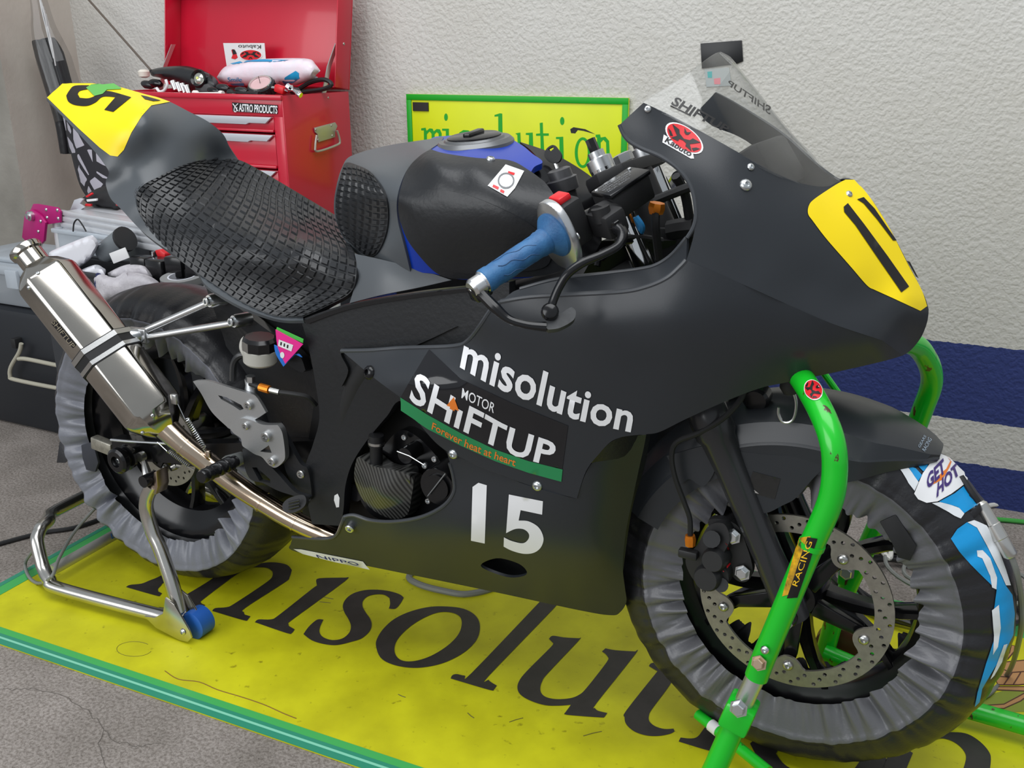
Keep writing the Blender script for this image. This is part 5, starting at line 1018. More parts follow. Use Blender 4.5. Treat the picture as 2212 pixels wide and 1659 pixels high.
text_on('lettering', 'RACING', [(1722, 1266), (1756, 1170), (1744, 1168), (1712, 1262)], 'fstube', M('yellow_print', S(240, 190, 30), .5), nt, .0018)
kabuto(1757, 843, 11, 18, -14, 9, 'fstube', nt)
mk('collar_ring', tube([P(1755, 1172, .2195), P(1751, 1182, .22)], .0175, 20), green_p, fs)
ftp = [P(1920, 735, -.04), P(1955, 738, -.08), P(1985, 752, -.125), P(2008, 790, -.165), P(2012, 830, -.19), P(1995, 880, -.205), P(1968, 950, -.215), P(1925, 1060, -.22), P(1885, 1155, -.225), P(1840, 1250, -.23), P(1805, 1330, -.233)]
mk('upper_tube', tube(ftp, .0165, 18, 6), green_p, fs)
mk('foot_plate', prism([P(1812, 1215, -.215), P(1850, 1222, -.215), P(1840, 1275, -.215), P(1808, 1262, -.215)], (0, 1, 0), .02, .003), green_p, fs); bolt(P(1829, 1236, -.213), (0, -1, .1), .011, zinc, fs, 'hex')
mk('lower_tube', tube([P(1805, 1325, -.233), P(1786, 1395, -.236), P(1776, 1430, -.238)], .0168, 18), green_p, fs)
for s, c in ((1, Vector((.690, .262, .046))), (-1, Vector((.60, -.315, .046)))):
    mk('caster_wheel', lathe([(-.016, .036), (-.012, .045), (.012, .045), (.016, .036)], c, (0, 1, 0), 28), brown_wheel, fs)
    bx = -.04 if s < 0 else 0
    mk('base_tube', tube([(c.x-.02, c.y-.045*s, .055), (.86, c.y-.07*s, .035), (1.20, c.y-.08*s, .035)], .0165, 16), green_p, fs)
mk('brace_rod', tube([PZ(1792, 1332, .03), PZ(1908, 1428, .03), PZ(2060, 1555, .03)], .0085, 12), green_p, fs)
mk('brace_rod', tube([PZ(1508, 1543, .05), PZ(1660, 1667, .05)], .0095, 12), green_p, fs); mk('brace_tape', tube([PZ(1536, 1566, .05), PZ(1552, 1579, .05)], .0105, 12), paper, fs)
mk('brace_rod', tube([P(1775, 800, -.26), P(1850, 905, -.26)], .006, 10), green_p, fs)
mk('lift_pin', tube([(.49, 0, .60), (.50, 0, .675)], .012, 14), steel, fs); mk('top_bar', tube([P(1660, 735, .04), Vector((.60, 0, .70)), P(1920, 735, -.04)], .0162, 16, 5), green_p, fs)
mk('pin_arm', tube([(.60, 0, .70), (.55, 0, .655), (.50, 0, .625)], .012, 12), green_p, fs)

# ---------------------------------------------------------------- warmer details
K7, O7 = 412/2212, (1800, 900)
c7 = lambda p: C(O7, K7, p)
c8 = lambda p: C((1300, 1000), 912/2212, p)
for m_, pl_ in ((nylon_white, c7([(725, 555), (800, 580), (870, 600), (985, 760), (940, 860), (870, 770), (800, 650)])), (nylon_blue, c7([(865, 575), (950, 600), (1025, 680), (975, 760), (920, 680)])), (nylon_blue, c7([(950, 545), (1100, 520), (1080, 600), (1040, 640)])),
                (nylon_blue, c7([(1220, 985), (1400, 890), (1530, 785), (1600, 850), (1680, 985), (1650, 1030), (1510, 1120), (1440, 1050), (1320, 1010)])), (nylon_white, c7([(1140, 1000), (1230, 990), (1330, 1015), (1450, 1060), (1510, 1125), (1470, 1180), (1400, 1150), (1290, 1080)])),
                (nylon_blue, c8([(1828, 395), (1860, 345), (1910, 310), (1960, 340), (2010, 430), (2075, 560), (2110, 640), (2145, 690), (2158, 790), (2150, 900), (2120, 960), (2100, 1010), (2060, 1060), (2030, 1110), (1990, 1180), (1975, 1250), (1950, 1275), (1965, 1200), (2010, 1050), (2050, 930), (2060, 850), (2050, 780), (2065, 660), (2040, 640), (2000, 600), (1930, 530), (1870, 460)])),
                (nylon_white, c8([(1910, 310), (1945, 300), (2010, 330), (2060, 420), (2110, 560), (2135, 640), (2110, 640), (2075, 560), (2010, 430), (1960, 340)])), (nylon_white, c8([(1960, 455), (1990, 455), (2030, 500), (2065, 600), (2062, 660), (2040, 650), (2030, 590), (1990, 500), (1965, 490)])),
                (nylon_white, c8([(2040, 770), (2075, 740), (2085, 860), (2070, 960), (2045, 1000), (2050, 900)])), (nylon_white, c8([(2100, 950), (2118, 945), (2090, 1040), (2050, 1110), (2030, 1130), (2060, 1060)]))):
    decal('printed_flash', pl_, 'front3', m_, fw, .0016 if m_ is nylon_blue else .0022, 7, clamp=True)
badge = decal('badge', c7([(1215, 440), (1330, 490), (1440, 600), (1560, 712), (1500, 790), (1350, 900), (1200, 980), (1080, 998), (980, 955), (935, 890), (980, 780), (1030, 660), (1110, 550), (1180, 470)]), 'front3', white_v, fw, .003, 8)
purp = M('purple_print', S(62, 44, 110), .5)
text_on('lettering', 'GET', c7([(1085, 845), (1300, 640), (1250, 500), (1062, 690)]), 'front3', purp, fw, .0042, .04, .2)
text_on('lettering', 'HOT', c7([(1185, 945), (1465, 655), (1395, 555), (1180, 790)]), 'front3', purp, fw, .0042, .04, .2)
decal('badge_flash', c7([(1110, 800), (1240, 660), (1290, 620), (1340, 520), (1300, 480), (1350, 540), (1330, 600), (1250, 740), (1140, 790)]), 'front3', orange_v, fw, .0036, 8)
mk('velcro_strap', prism([P(*a) for a in ((1900, 1128, .075), (1935, 1112, .07), (1980, 1180, .074), (1966, 1212, .076), (1940, 1205, .078), (1925, 1170, .078))], (0, 1, 0), .004, .001), matt_black, fw)
mk('overlap_flap', prism([P(*a) for a in ((1985, 1148, .055), (2005, 1090, .05), (2080, 1122, .045), (2115, 1088, .04), (2120, 1105, .04), (2060, 1165, .052), (2030, 1170, .055))], (.2, 1, 0), .005, .001), nylon_black, fw)
X0, X1 = P(2118, 1090, .02), P(2182, 1198, .035)
xd = (X1-X0).normalized()
mk('plug_connector', lathe([(-.004, .006), (.0, .0095), (.03, .0098), (.031, .0108), (.052, .0108), (.053, .0098), ((X1-X0).length, .0098), ((X1-X0).length+.004, .007)], X0, xd, 20), M('nickel', (.66, .65, .62, 1), .28, 1), fw)
mk('power_lead', tube([X1, P(2196, 1235, .03), P(2206, 1300, .0), P(2204, 1370, -.05), PZ(2180, 1450, .02), PZ(2135, 1500, .008), PZ(2080, 1525, .008)], .0042, 8, 6), cable_gry, fw)
mk('power_lead', tube([P(2118, 1092, .02), P(2100, 1068, .02), P(2085, 1045, .015), P(2075, 1030, .01)], .005, 8, 5), matt_black, fw)
mk('lead_clip', tube([P(2090, 1070, .022), P(2112, 1092, .02), P(2106, 1108, .03), P(2080, 1128, .04)], .0045, 8, 4), matt_black, fw)
mk('velcro_strap', prism([P(*a) for a in ((175, 962, .10), (200, 955, .10), (212, 1000, .10), (205, 1020, .10), (186, 1015, .10), (178, 990, .10))], (0, 1, 0), .006, .001), M('dark_webbing', S(52, 54, 62), .7), rw)
mk('loose_flap', prism([P(*a) for a in ((122, 1000, .07), (128, 955, .06), (150, 945, .05), (158, 985, .06), (140, 1000, .07))], (0, 1, 0), .004, .001), nylon_black, rw)

# ---------------------------------------------------------------- cables on the floor
def cable(name, pts, r, mat, label, group=None):
    return mk(name, tube(pts, r, 8, 6), mat, None, label=label, cat='cable', group=group)
cable('power_cable', [PZ(-20, 1180, .006), PZ(45, 1162, .006), PZ(95, 1150, .006), PZ(160, 1140, .006), PZ(225, 1118, .006), PZ(300, 1085, .006)], .0055, cable_blk, 'black power cable running across the bare floor behind the rear stand')
def coil(cx, cy, r, n, rad, mat, label, seed):
    q = np.random.default_rng(seed); pts = []
    for i in range(n*12):
        a = 2*pi*i/12; k = 1+.16*math.sin(a*.37+seed)+.05*q.normal(); pts.append((cx+r*k*math.cos(a)*1.15, cy+r*k*math.sin(a)*.9, (.008 if seed == 1 else .040)+.008*(i/12 % 3)))
    return mk('coiled_cable', tube(pts, rad, 7, 3), mat, None, label=label, cat='cable', group='coiled cables')
coil(.80, .60, .15, 5, .0055, cable_blk, 'black coiled extension cable heaped on the mat behind the front wheel', 1)
coil(.87, .64, .115, 2, .0045, cable_gry, 'thin grey cable loops lying over the black coil behind the front wheel', 4)
cable('white_cable', [PZ(1880, 1165, .03), PZ(1905, 1190, .05), PZ(1922, 1205, .05), PZ(1925, 1165, .05), PZ(1930, 1130, .02)], .006, cable_wht, 'short white cable loop sticking up among the coils behind the front wheel')
cable('white_cable', [PZ(2090, 1130, .008), PZ(2110, 1105, .008), PZ(2150, 1090, .008), PZ(2212, 1098, .008), PZ(2280, 1120, .008)], .006, cable_wht, 'white cable looping along the foot of the wall at the right')
cable('green_cable', [PZ(2060, 1132, .007), PZ(2130, 1122, .007), PZ(2200, 1126, .007), PZ(2280, 1136, .007)], .006, M('green_cable', S(60, 150, 60), .45), 'green cable along the foot of the wall at the right')
cable('grey_cable', [PZ(1000, 1180, .008), PZ(930, 1215, .008), PZ(884, 1243, .008), PZ(905, 1262, .008), PZ(960, 1277, .008), PZ(1010, 1283, .008), PZ(1070, 1268, .008), PZ(1100, 1240, .008), PZ(1120, 1200, .008)], .007, cable_gry, 'grey cable curving out from under the belly of the motorcycle')

# ---------------------------------------------------------------- sign on the wall
def wq(pts, off): return [wall(x, y, off) for x, y in pts]
sg = thing('sign_board', 'yellow sign board with green frame and green lettering against the white wall behind the tank', 'sign', tuple(wall(1110, 600, .01)))
sgy = M('fluorescent_yellow_board', S(214, 224, 8), .45, vcol=S(204, 214, 14), vscale=4); sgg = M('sign_green', S(10, 158, 30), .45)
TLw, TRw = wall(878, 203, .012), wall(1358, 213, .012)
ux = (TRw-TLw); ux.z = 0; wS = ux.length; ux.normalize(); hS = .30
mk('panel', prism([TLw, TLw+ux*wS, TLw+ux*wS-eZ*hS, TLw-eZ*hS], eY, .01, .002), sgy, sg)
fwid = .016
for a, b, c, d in ((0, 0, wS, fwid), (0, hS-fwid, wS, hS), (0, fwid, fwid, hS-fwid), (wS-fwid, fwid, wS, hS-fwid)):
    o = TLw-eY*.003
    mk('frame_strip', prism([o+ux*a-eZ*b, o+ux*c-eZ*b, o+ux*c-eZ*d, o+ux*a-eZ*d], eY, .0028, .0008), sgg, sg)
O2, K2 = (700, 100), K
def sgl(polys, holes=()):
    g = G()
    for p in polys:
        v2, f = cdt([[(O2[0]+x*K2, O2[1]+y*K2) for x, y in p]], 0, [[(O2[0]+x*K2, O2[1]+y*K2) for x, y in h] for h in holes]); g.add([wall(x, y, .0125) for x, y in v2], f)
    g.f = orient(g); mk('letter', g, sgg, sg, 0)
ell = lambda cx, cy, a, b, n=24: [(cx+a*math.cos(t), cy+b*math.sin(t)) for t in np.linspace(0, 2*pi, n, endpoint=False)]
bar = lambda x0, y0, x1, y1: [(x0, y0), (x1, y0), (x1, y1), (x0, y1)]
sgl([[(580, 490), (606, 486), (612, 505), (630, 490), (648, 492), (655, 508), (672, 494), (692, 496), (702, 520), (702, 660), (686, 660), (684, 522), (672, 512), (660, 525), (660, 660), (644, 660), (642, 522), (630, 508), (614, 525), (614, 660), (598, 660), (596, 502), (580, 502)]])
sgl([ell(728, 423, 11, 22)]); sgl([[(705, 492), (745, 492), (747, 660), (728, 660), (727, 505), (705, 503)]])
sgl([[(800, 540), (808, 515), (832, 500), (862, 502), (880, 515), (884, 540), (874, 540), (862, 518), (838, 514), (820, 530), (824, 556), (850, 575), (878, 598), (886, 630), (872, 662), (842, 672), (812, 662), (800, 632), (812, 630), (822, 650), (845, 658), (866, 645), (868, 622), (846, 596), (816, 576)]])
sgl([ell(960, 580, 48, 80)], [ell(960, 580, 30, 64)])
sgl([[(1018, 410), (1050, 400), (1064, 402), (1068, 680), (1042, 680), (1040, 418), (1018, 420)]])
sgl([[(1143, 520), (1172, 515), (1178, 640), (1195, 668), (1222, 650), (1224, 530), (1205, 528), (1205, 518), (1246, 515), (1252, 680), (1230, 680), (1226, 665), (1195, 685), (1160, 665), (1154, 530)]])
sgl([[(1288, 458), (1306, 455), (1308, 520), (1342, 520), (1342, 534), (1310, 534), (1316, 660), (1340, 670), (1340, 685), (1305, 680), (1294, 650), (1292, 534), (1266, 534), (1266, 522), (1290, 520)]])
sgl([ell(1422, 446, 13, 24)]); sgl([[(1385, 542), (1428, 540), (1432, 690), (1408, 690), (1405, 554), (1385, 553)]])
sgl([ell(1545, 635, 48, 92)], [ell(1545, 635, 30, 76)])
sgl([[(1622, 528), (1648, 526), (1652, 545), (1680, 540), (1702, 565), (1708, 690), (1688, 690), (1684, 575), (1668, 558), (1652, 575), (1654, 690), (1632, 690), (1630, 545), (1622, 543)]])
mk('tape_strip', prism([TLw+ux*.021-eZ*.022-eY*.0035, TLw+ux*.072-eZ*.022-eY*.0035, TLw+ux*.072-eZ*.046-eY*.0035, TLw+ux*.021-eZ*.046-eY*.0035], eY, .0033), black_v, sg)
v2, f = cdt([[(O2[0]+x*K2, O2[1]+y*K2) for x, y in ((1470, 495), (1490, 483), (1560, 495), (1620, 525), (1550, 505), (1515, 500), (1500, 520), (1475, 518))]], 0); gsc = G().add([wall(x, y, .0126) for x, y in v2], f); gsc.f = orient(gsc); mk('scratch', gsc, black_v, sg, 0)
# black tape and small card on the wall
mk('tape_piece', prism(wq([(1513, 94), (1602, 87), (1605, 132), (1590, 138), (1516, 148)], .004), eY, .003, .0005), M('wall_black_tape', S(26, 26, 28), .4), None, label='piece of black tape stuck on the white wall above the windscreen', cat='tape')
card = mk('wall_card', prism(wq([(1522, 150), (1575, 146), (1580, 185), (1526, 188)], .002), eY, .0015), M('card_print', S(170, 176, 176), .5), None, label='small coloured card on the wall below the black tape behind the windscreen', cat='card')
mk('print_patch', prism(wq([(1528, 155), (1538, 154), (1538, 168), (1529, 168)], .0026), eY, .0006), M('teal_print', S(60, 170, 170), .5), card); mk('print_patch', prism(wq([(1542, 170), (1556, 168), (1556, 182), (1543, 182)], .0026), eY, .0006), M('rose_print', S(220, 130, 140), .5), card)

# worn marks on the mat and cracks in the bare floor
scuff = M('mat_scuff', S(96, 92, 40), .6)
mk('scuff_ring', tube([PZ(290+38*math.cos(t), 1402+16*math.sin(t), .0032) for t in np.linspace(.3, 5.6, 26)], .0005, 5), scuff, mat)
mk('frayed_edge', tube([PZ(x, y, .0036) for x, y in ((356, 1449), (385, 1467), (430, 1473), (470, 1490), (520, 1505), (570, 1522), (610, 1540), (640, 1552))], .0007, 5, 4), M('fray_brown', S(120, 80, 40), .6), mat)
for x, y, l, s in ((700, 1290, 20, .2), (690, 1300, 24, .1), (1100, 1560, 30, -.3), (1260, 1590, 40, -.25), (860, 1500, 16, .4), (1010, 1540, 14, .8)):
    mk('scuff_mark', tube([PZ(x, y, .0031), PZ(x+l*.5, y+l*s*.6, .0033), PZ(x+l, y+l*s, .0031)], .0008, 5), scuff, mat)
crk = M('crack_dark', S(98, 92, 86), .8)
fl = bpy.data.objects['floor']
for pts in ([(0, 1490), (70, 1488), (130, 1500), (180, 1530), (215, 1560), (240, 1600), (290, 1612), (350, 1606)], [(225, 1572), (215, 1610), (228, 1659)]):
    mk('crack', tube([PZ(x+rng.normal(0, 2.2), y+rng.normal(0, 2.2), .0002) for x, y in resample(pts, 9, False)], [.0003]+[.0007]*6+[.0003], 5), crk, fl)
# ---------------------------------------------------------------- red tool chest
ty = -.02; tx_ = Vector((math.cos(ty), math.sin(ty), 0)); ty_ = Vector((-math.sin(ty), math.cos(ty), 0))
TQ = Vector((-1.531, .676, 0)); TW_, TD, TZ = .655, .28, .990
def TB_(a, b, c): return TQ+tx_*a+ty_*b+eZ*c
def TP(px, py, b): return PP(px, py, TQ+ty_*b, ty_)
TR_ = basis(tx_, ty_, eZ)
redm = M('red_enamel', S(188, 22, 48), .32, coat=.3, var=.05, vscale=3)
silv = M('silver_drawer_pull', S(196, 198, 204), .35, .3); nick = M('nickel_plate', (.50, .47, .42, 1), .45, .8)
HB = .40; Z0 = TZ-HB
cab = thing('tool_chest', 'red steel tool chest with open lid standing behind the seat', 'tool chest', tuple(TB_(TW_/2, TD/2, Z0)))
bxx = lambda a0, a1, b0, b1, c0, c1, bev=.001: box(TB_((a0+a1)/2, (b0+b1)/2, (c0+c1)/2), (a1-a0, b1-b0, c1-c0), TR_, bev)
mk('side_panel', bxx(0, .004, 0, TD, Z0, TZ), redm, cab); sp_ = mk('side_panel', bxx(TW_-.004, TW_, 0, TD, Z0, TZ), redm, cab)
mk('back_panel', bxx(.004, TW_-.004, TD-.004, TD, Z0, TZ), redm, cab); mk('base_panel', bxx(.004, TW_-.004, .004, TD-.004, Z0, Z0+.004), redm, cab)
mk('tray_floor', bxx(.004, TW_-.004, .012, TD-.004, TZ-.055, TZ-.050), redm, cab)
mk('front_panel', bxx(.004, TW_-.004, 0, .010, TZ-.053, TZ), redm, cab); mk('rim', bxx(0, TW_, -.006, .006, TZ-.012, TZ+.002, .003), redm, cab)
mk('corner_post', bxx(TW_-.034, TW_-.004, 0, .012, Z0, TZ-.053), redm, cab); mk('corner_post', bxx(.004, .034, 0, .012, Z0, TZ-.053), redm, cab)
zz = TZ-.053
for hgt in (.046, .094, .090, .090):
    if zz-hgt < Z0: break
    d = mk('drawer', bxx(.036, TW_-.036, .001, .20, zz-hgt+.005, zz-.001, .0015), redm, cab)
    mk('drawer_lip', bxx(.036, TW_-.036, -.005, .001, zz-hgt+.005, zz-hgt+.012, .002), redm, d)
    x0, x1 = .05, TW_-.036
    pl = [(x0, zz-.002), (x1, zz-.002), (x1-.022, zz-.018), (x1-.080, zz-.018), (x1-.090, zz-.022), (x0, zz-.022)]
    mk('drawer_pull', prism([TB_(a, -.001, c) for a, c in pl], -ty_, .008, .001), silv, d)
    zz -= hgt
# name plate
bd = mk('name_plate', prism([TP(502, 221, -.001), TP(600, 227, -.001), TP(600, 246, -.001), TP(504, 241, -.001)], -ty_, .002), black_v, cab)
o = TP(516, 241, -.0035); text_flat('lettering', 'ASTRO PRODUCTS', o, TP(599, 246, -.0035)-o, TP(516, 224, -.0035)-o, white_v, bd, .02)
mk('emblem', tube([TP(x, y, -.004) for x, y in ((503, 224), (508, 231), (514, 240))], .0012, 6), white_v, bd); mk('emblem', tube([TP(x, y, -.004) for x, y in ((514, 224), (507, 232), (506, 240), (510, 241), (512, 232))], .0012, 6, 4), white_v, bd)
# side handle on the right panel
def TSd(px, py, e=0): return PP(px, py, TQ+tx_*(TW_+e), tx_)
hp = mk('handle_plate', prism([TSd(*p, .001) for p in ((677, 276), (722, 264), (727, 272), (722, 284), (722, 296), (686, 307), (684, 290), (679, 286))], tx_, .004, .001), nick, cab)
mk('handle_loop', tube([TSd(x, y, .010) for x, y in ((684, 292), (681, 316), (686, 327), (728, 313), (734, 304), (728, 282))], .0032, 8, 4), nick, cab)
for b in ((682, 280), (716, 271), (718, 293), (687, 302)): bolt(TSd(b[0], b[1], .005), tx_, .0032, nick, hp, 'button')
bolt(TSd(709, 211, 0), tx_, .003, nick, sp_, 'button')
# lid: tray standing up behind
la = math.radians(9); lu = Vector((0, 0, 1))*math.cos(la)+ty_*math.sin(la); ln = ty_*math.cos(la)-eZ*math.sin(la); LO = TB_(0, TD-.002, TZ+.004)
LRm = basis(tx_, ln, lu); LH = .30
lbx = lambda a0, a1, b0, b1, c0, c1: box(LO+tx_*((a0+a1)/2)+ln*((b0+b1)/2)+lu*((c0+c1)/2), (a1-a0, b1-b0, c1-c0), LRm, .0015)
lid = mk('lid', lbx(-.003, TW_+.003, 0, .004, 0, LH), redm, cab)
for a in (-.003, TW_-.001): mk('lid_flange', lbx(a, a+.004, -.062, .0, .0, LH), redm, lid)
mk('lid_flange', lbx(-.003, TW_+.003, -.062, 0, LH-.004, LH), redm, lid); mk('lid_flange', lbx(-.003, TW_+.003, -.05, 0, 0, .004), redm, lid)
for a, s in ((.010, 1), (TW_-.014, -1)):
    g0 = TB_(a, TD*.62, TZ-.03); g1 = LO+tx_*a-ln*.04+lu*.12; gm_ = g0.lerp(g1, .62)+ty_*-.01
    mk('lid_stay', prism([g0-ty_*.008, g0+ty_*.008, gm_+ty_*.008, g1+ty_*.008, g1-ty_*.008, gm_-ty_*.008], tx_, .003), M('stay_steel', (.6, .6, .58, 1), .35, .9) if s > 0 else bpy.data.materials['stay_steel'], cab)
bolt(LO+tx_*(TW_+.003)-ln*.03+lu*.12, tx_, .004, nick, lid, 'button')
# cabinet carrying the chest
mk('storage_cabinet', box(TB_(TW_/2, TD/2, Z0/2), (TW_-.02, TD-.02, Z0-.002), TR_, .006), M('dark_cabinet', S(44, 46, 50), .6), None, label='plain dark cabinet under the red tool chest behind the motorcycle', cat='cabinet')
# ---- things lying on the open chest
TRZ = TZ-.050
def pillow(name, pts, b_edge, bulge, mat, label, cat, step=10, th=None, group=None, parent=None, smooth=60, plane=None, n=5, soft=.75):
    """soft body seen at these pixels: front skin bulging from the plane at depth b_edge towards the room, back skin behind"""
    pl = plane or (lambda x, y, d: TP(x, y, d)); o = resample(outline(pts, n), step); A = np.array(o)
    v2, f = cdt([o], step); v = []; dm = 0
    ds = []
    for x, y in v2:
        d = np.sqrt(((A-np.array([x, y]))**2).sum(1)).min(); ds.append(d)
    dm = max(ds)
    for (x, y), d in zip(v2, ds):
        k = math.sqrt(max(0, 1-(1-min(1, d/(dm*soft)))**2)); v.append(pl(x, y, b_edge-bulge*k))
    bk = [pl(x, y, b_edge+bulge*.6*math.sqrt(max(0, 1-(1-min(1, d/(dm*soft)))**2))) for (x, y), d in zip(v2, ds)]
    k = len(v); ff = []
    for t in f:
        a, b, c = v[t[0]], v[t[1]], v[t[2]]; nn = (b-a).cross(c-a); t = t if nn.dot(CAM-a) > 0 else t[::-1]; ff += [t, tuple(i+k for i in t[::-1])]
    ed = {}
    for t in ff[::2]:
        for i in range(3):
            e = (t[i], t[(i+1) % 3])
            if (e[1], e[0]) in ed: del ed[(e[1], e[0])]
            else: ed[e] = 1
    ff += [(b, a, a+k, b+k) for a, b in ed]
    ob = mk(name, (v+bk, ff), mat, parent, smooth, label=label, cat=cat, group=group); SURF[label or name] = BVHTree.FromPolygons([tuple(a) for a in v+bk], ff); return ob
film = M('white_pack_film', S(224, 222, 230), .25, vcol=S(236, 214, 224), vscale=14, bump=.35, bscale=35)
o4_, k4_ = (300, 40), 500/2212
c4 = lambda p: C(o4_, k4_, p)
pk = pillow('wipes_pack', c4([(745, 560, 1), (800, 480), (880, 440), (1100, 395), (1350, 380), (1620, 385), (1690, 440), (1735, 500, 1), (1690, 545), (1700, 570), (1500, 640, 1), (1300, 640), (1000, 640), (800, 620)]), .17, .035, film, 'white plastic pack of wet wipes with blue print on the tool chest', 'wipes pack')
wb = M('wipes_blue', S(32, 150, 200), .35)
for q in ([(1370, 600), (1400, 560), (1500, 500), (1530, 520), (1535, 570), (1480, 610), (1400, 640)], [(870, 430), (1000, 400), (1200, 392), (1440, 400), (1300, 415), (1060, 415), (900, 440)], [(870, 625), (1000, 615), (1010, 640), (900, 642)]):
    decal('print', c4(q), 'white plastic pack of wet wipes with blue print on the tool chest', wb, pk, .0012, 8)
text_on('lettering', 'Smile', c4([(850, 605), (985, 605), (985, 560), (850, 560)]), 'white plastic pack of wet wipes with blue print on the tool chest', wb, pk, .0015)
sc_ = mk('sticker_sheet', prism([TP(*p, .245) for p in ((482, 93), (571, 93), (575, 142), (490, 145))], ty_, .0015), paper, None, label='white sheet of stickers with red emblem propped upside down against the lid', cat='sticker sheet')
SURF['sheet'] = BVHTree.FromPolygons([tuple(TP(*p, .2448)) for p in ((482, 93), (571, 93), (575, 142), (490, 145))], [(0, 1, 2, 3)])
kabuto(542, 119, -23, 0, 0, -11, 'sheet', sc_); text_on('lettering', 'Kabuto', [(564, 97), (515, 97), (515, 105), (564, 105)], 'sheet', black_v, sc_, .001)
decal('emblem', [(500, 108), (506, 106), (510, 114), (514, 124), (508, 128), (500, 126), (503, 118)], 'sheet', red_v, sc_, .001); decal('emblem', [(502, 106), (508, 108), (512, 116), (504, 118)], 'sheet', black_v, sc_, .0015)
gz = TP(563, 182, .07)
ga = thing('pressure_gauge', 'round black tyre pressure gauge lying on the tool chest by the wipes', 'gauge', tuple(gz-eZ*.02)); gn = Vector((.12, -.55, .82)).normalized()
mk('gauge_body', lathe([(-.030, .034), (-.004, .037), (.0, .037), (.004, .034), (.004, .031), (.001, .030)], gz, gn, 28, caps=False), rubber, ga)
for k in range(16):
    a = 2*pi*k/16; _, u_, v_ = frame(gn); mk('grip_rib', tube([gz-gn*.028+(u_*math.cos(a)+v_*math.sin(a))*.0365, gz-gn*.005+(u_*math.cos(a)+v_*math.sin(a))*.0375], .0022, 6), rubber, ga)
mk('bezel', lathe([(.002, .033), (.006, .032), (.006, .029), (.003, .0285)], gz, gn, 28, caps=False), chrome, ga); mk('dial', lathe([(.001, .0295), (.0022, .0295), (.0022, .0005)], gz, gn, 28), M('dial_pink', S(206, 170, 172), .3), ga)
mk('needle', tube([gz+gn*.0035, gz+gn*.0035+eZ*.018-tx_*.004], .0008, 5), black_v, ga)
# head lamp bundle
lamp = thing('work_lamp', 'black strap work lamp with round lens lying on the tool chest', 'lamp', tuple(TP(400, 195, .10)))
pillow('lamp_body', [(322, 152, 1), (345, 146), (390, 142), (420, 146), (450, 158), (468, 172), (475, 192), (468, 202, 1), (420, 198), (380, 180), (345, 168), (328, 164)], .12, .03, rubber, None, None, 8, parent=lamp)
lc = TP(430, 170, .085); lnn = Vector((.15, -.9, .25))
mk('lamp_bezel', lathe([(-.02, .026), (.004, .026), (.008, .023), (.004, .016), (.002, .015)], lc, lnn, 24, caps=False), gloss_black, lamp); mk('lamp_lens', lathe([(-.004, .0155), (.003, .0155), (.007, .009), (.008, .001)], lc, lnn, 20), M('lens_silver', (.55, .56, .5, 1), .12, .8), lamp)
mk('lamp_led', lathe([(.006, .004), (.0095, .004), (.0095, .0005)], lc, lnn, 10), M('led_yellow', S(210, 215, 120), .3), lamp); mk('lamp_foot', prism([TP(*p, .08) for p in ((420, 188), (448, 180), (465, 200), (424, 204))], ty_, .03, .003), M('lamp_grey', (.06, .06, .062, 1), .4), lamp)
mk('plastic_hook', tube([TP(x, y, .05) for x, y in ((358, 172), (361, 184), (355, 195), (345, 198), (338, 190))], .0042, 10, 5), white_v, None, label='white plastic hook at the front of the tool chest tray', cat='hook')
SKL = ('leftmost short chrome socket beside the white hook in the tray', 'second chrome socket from the white hook in the tray', 'third chrome socket from the white hook in the tray', 'chrome socket nearest the work lamp foot in the tray')
for i, (x, y) in enumerate(((374, 178), (384, 182), (394, 184), (403, 188))):
    mk('socket', lathe([(0, .0085), (.026, .0085), (.026, .006), (.016, .0055), (.016, .0005)], TP(x+6, y+16, .06), TP(x, y, .06)-TP(x+6, y+16, .06), 14), chrome, None, label=SKL[i], cat='socket', group='sockets in the tray')
def spanner(a, b, r, mat, label, b_=.05):
    A, B = TP(*a, b_), TP(*b, b_); d = (B-A).normalized(); g = G(); g.add(*tube([A, B], r, 10))
    mk('spanner', tube([A-d*.004, A, A+d*.010, A+d*.016, B-d*.018, B-d*.010, B], [r*1.5, r*2.3, r*2.2, r, r, r*1.9, r*1.6], 10), mat, None, label=label, cat='spanner')
spanner((420, 203), (482, 202), .0045, M('white_handle', S(232, 228, 222), .4), 'white handled tool lying along the front rim of the tool chest', .03)
spanner((495, 200), (560, 203), .0042, matt_black, 'black handled tool lying below the pressure gauge', .03)
spanner((622, 187), (650, 206), .0045, chrome, 'chrome spanner poking over the front right corner of the tool chest', .02)
spanner((500, 206), (575, 209), .004, gloss_black, 'thin black tool lying along the tray front in front of the gauge', .018)
rb = box(TP(606, 193, .05), (.032, .018, .020), TR_ @ Matrix.Rotation(.25, 3, 'Y'), .004); rbo = mk('red_clip', rb, red_v, None, label='red plastic clip with a silver tip beside the pressure gauge', cat='clip')
mk('clip_tip', tube([TP(616, 195, .05), TP(624, 198, .05)], .005, 8), chrome, rbo); mk('clip_tip', tube([TP(588, 190, .05), TP(596, 191, .05)], .005, 8), chrome, rbo)
mk('air_hose', tube([TP(x, y, .16) for x, y in ((640, 196), (670, 178), (700, 172), (716, 182), (700, 192), (660, 198), (640, 203))], .0062, 8, 5), cable_blk, None, label='black air hose coiled in the right end of the tool chest', cat='hose')
mk('knob', lathe([(0, .008), (.004, .016), (.018, .018), (.024, .010)], TP(312, 168, .16), (0, 0, 1), 14), M('cream_plastic', S(224, 218, 206), .5), None, label='cream plastic knob at the left end of the tool chest', cat='knob')
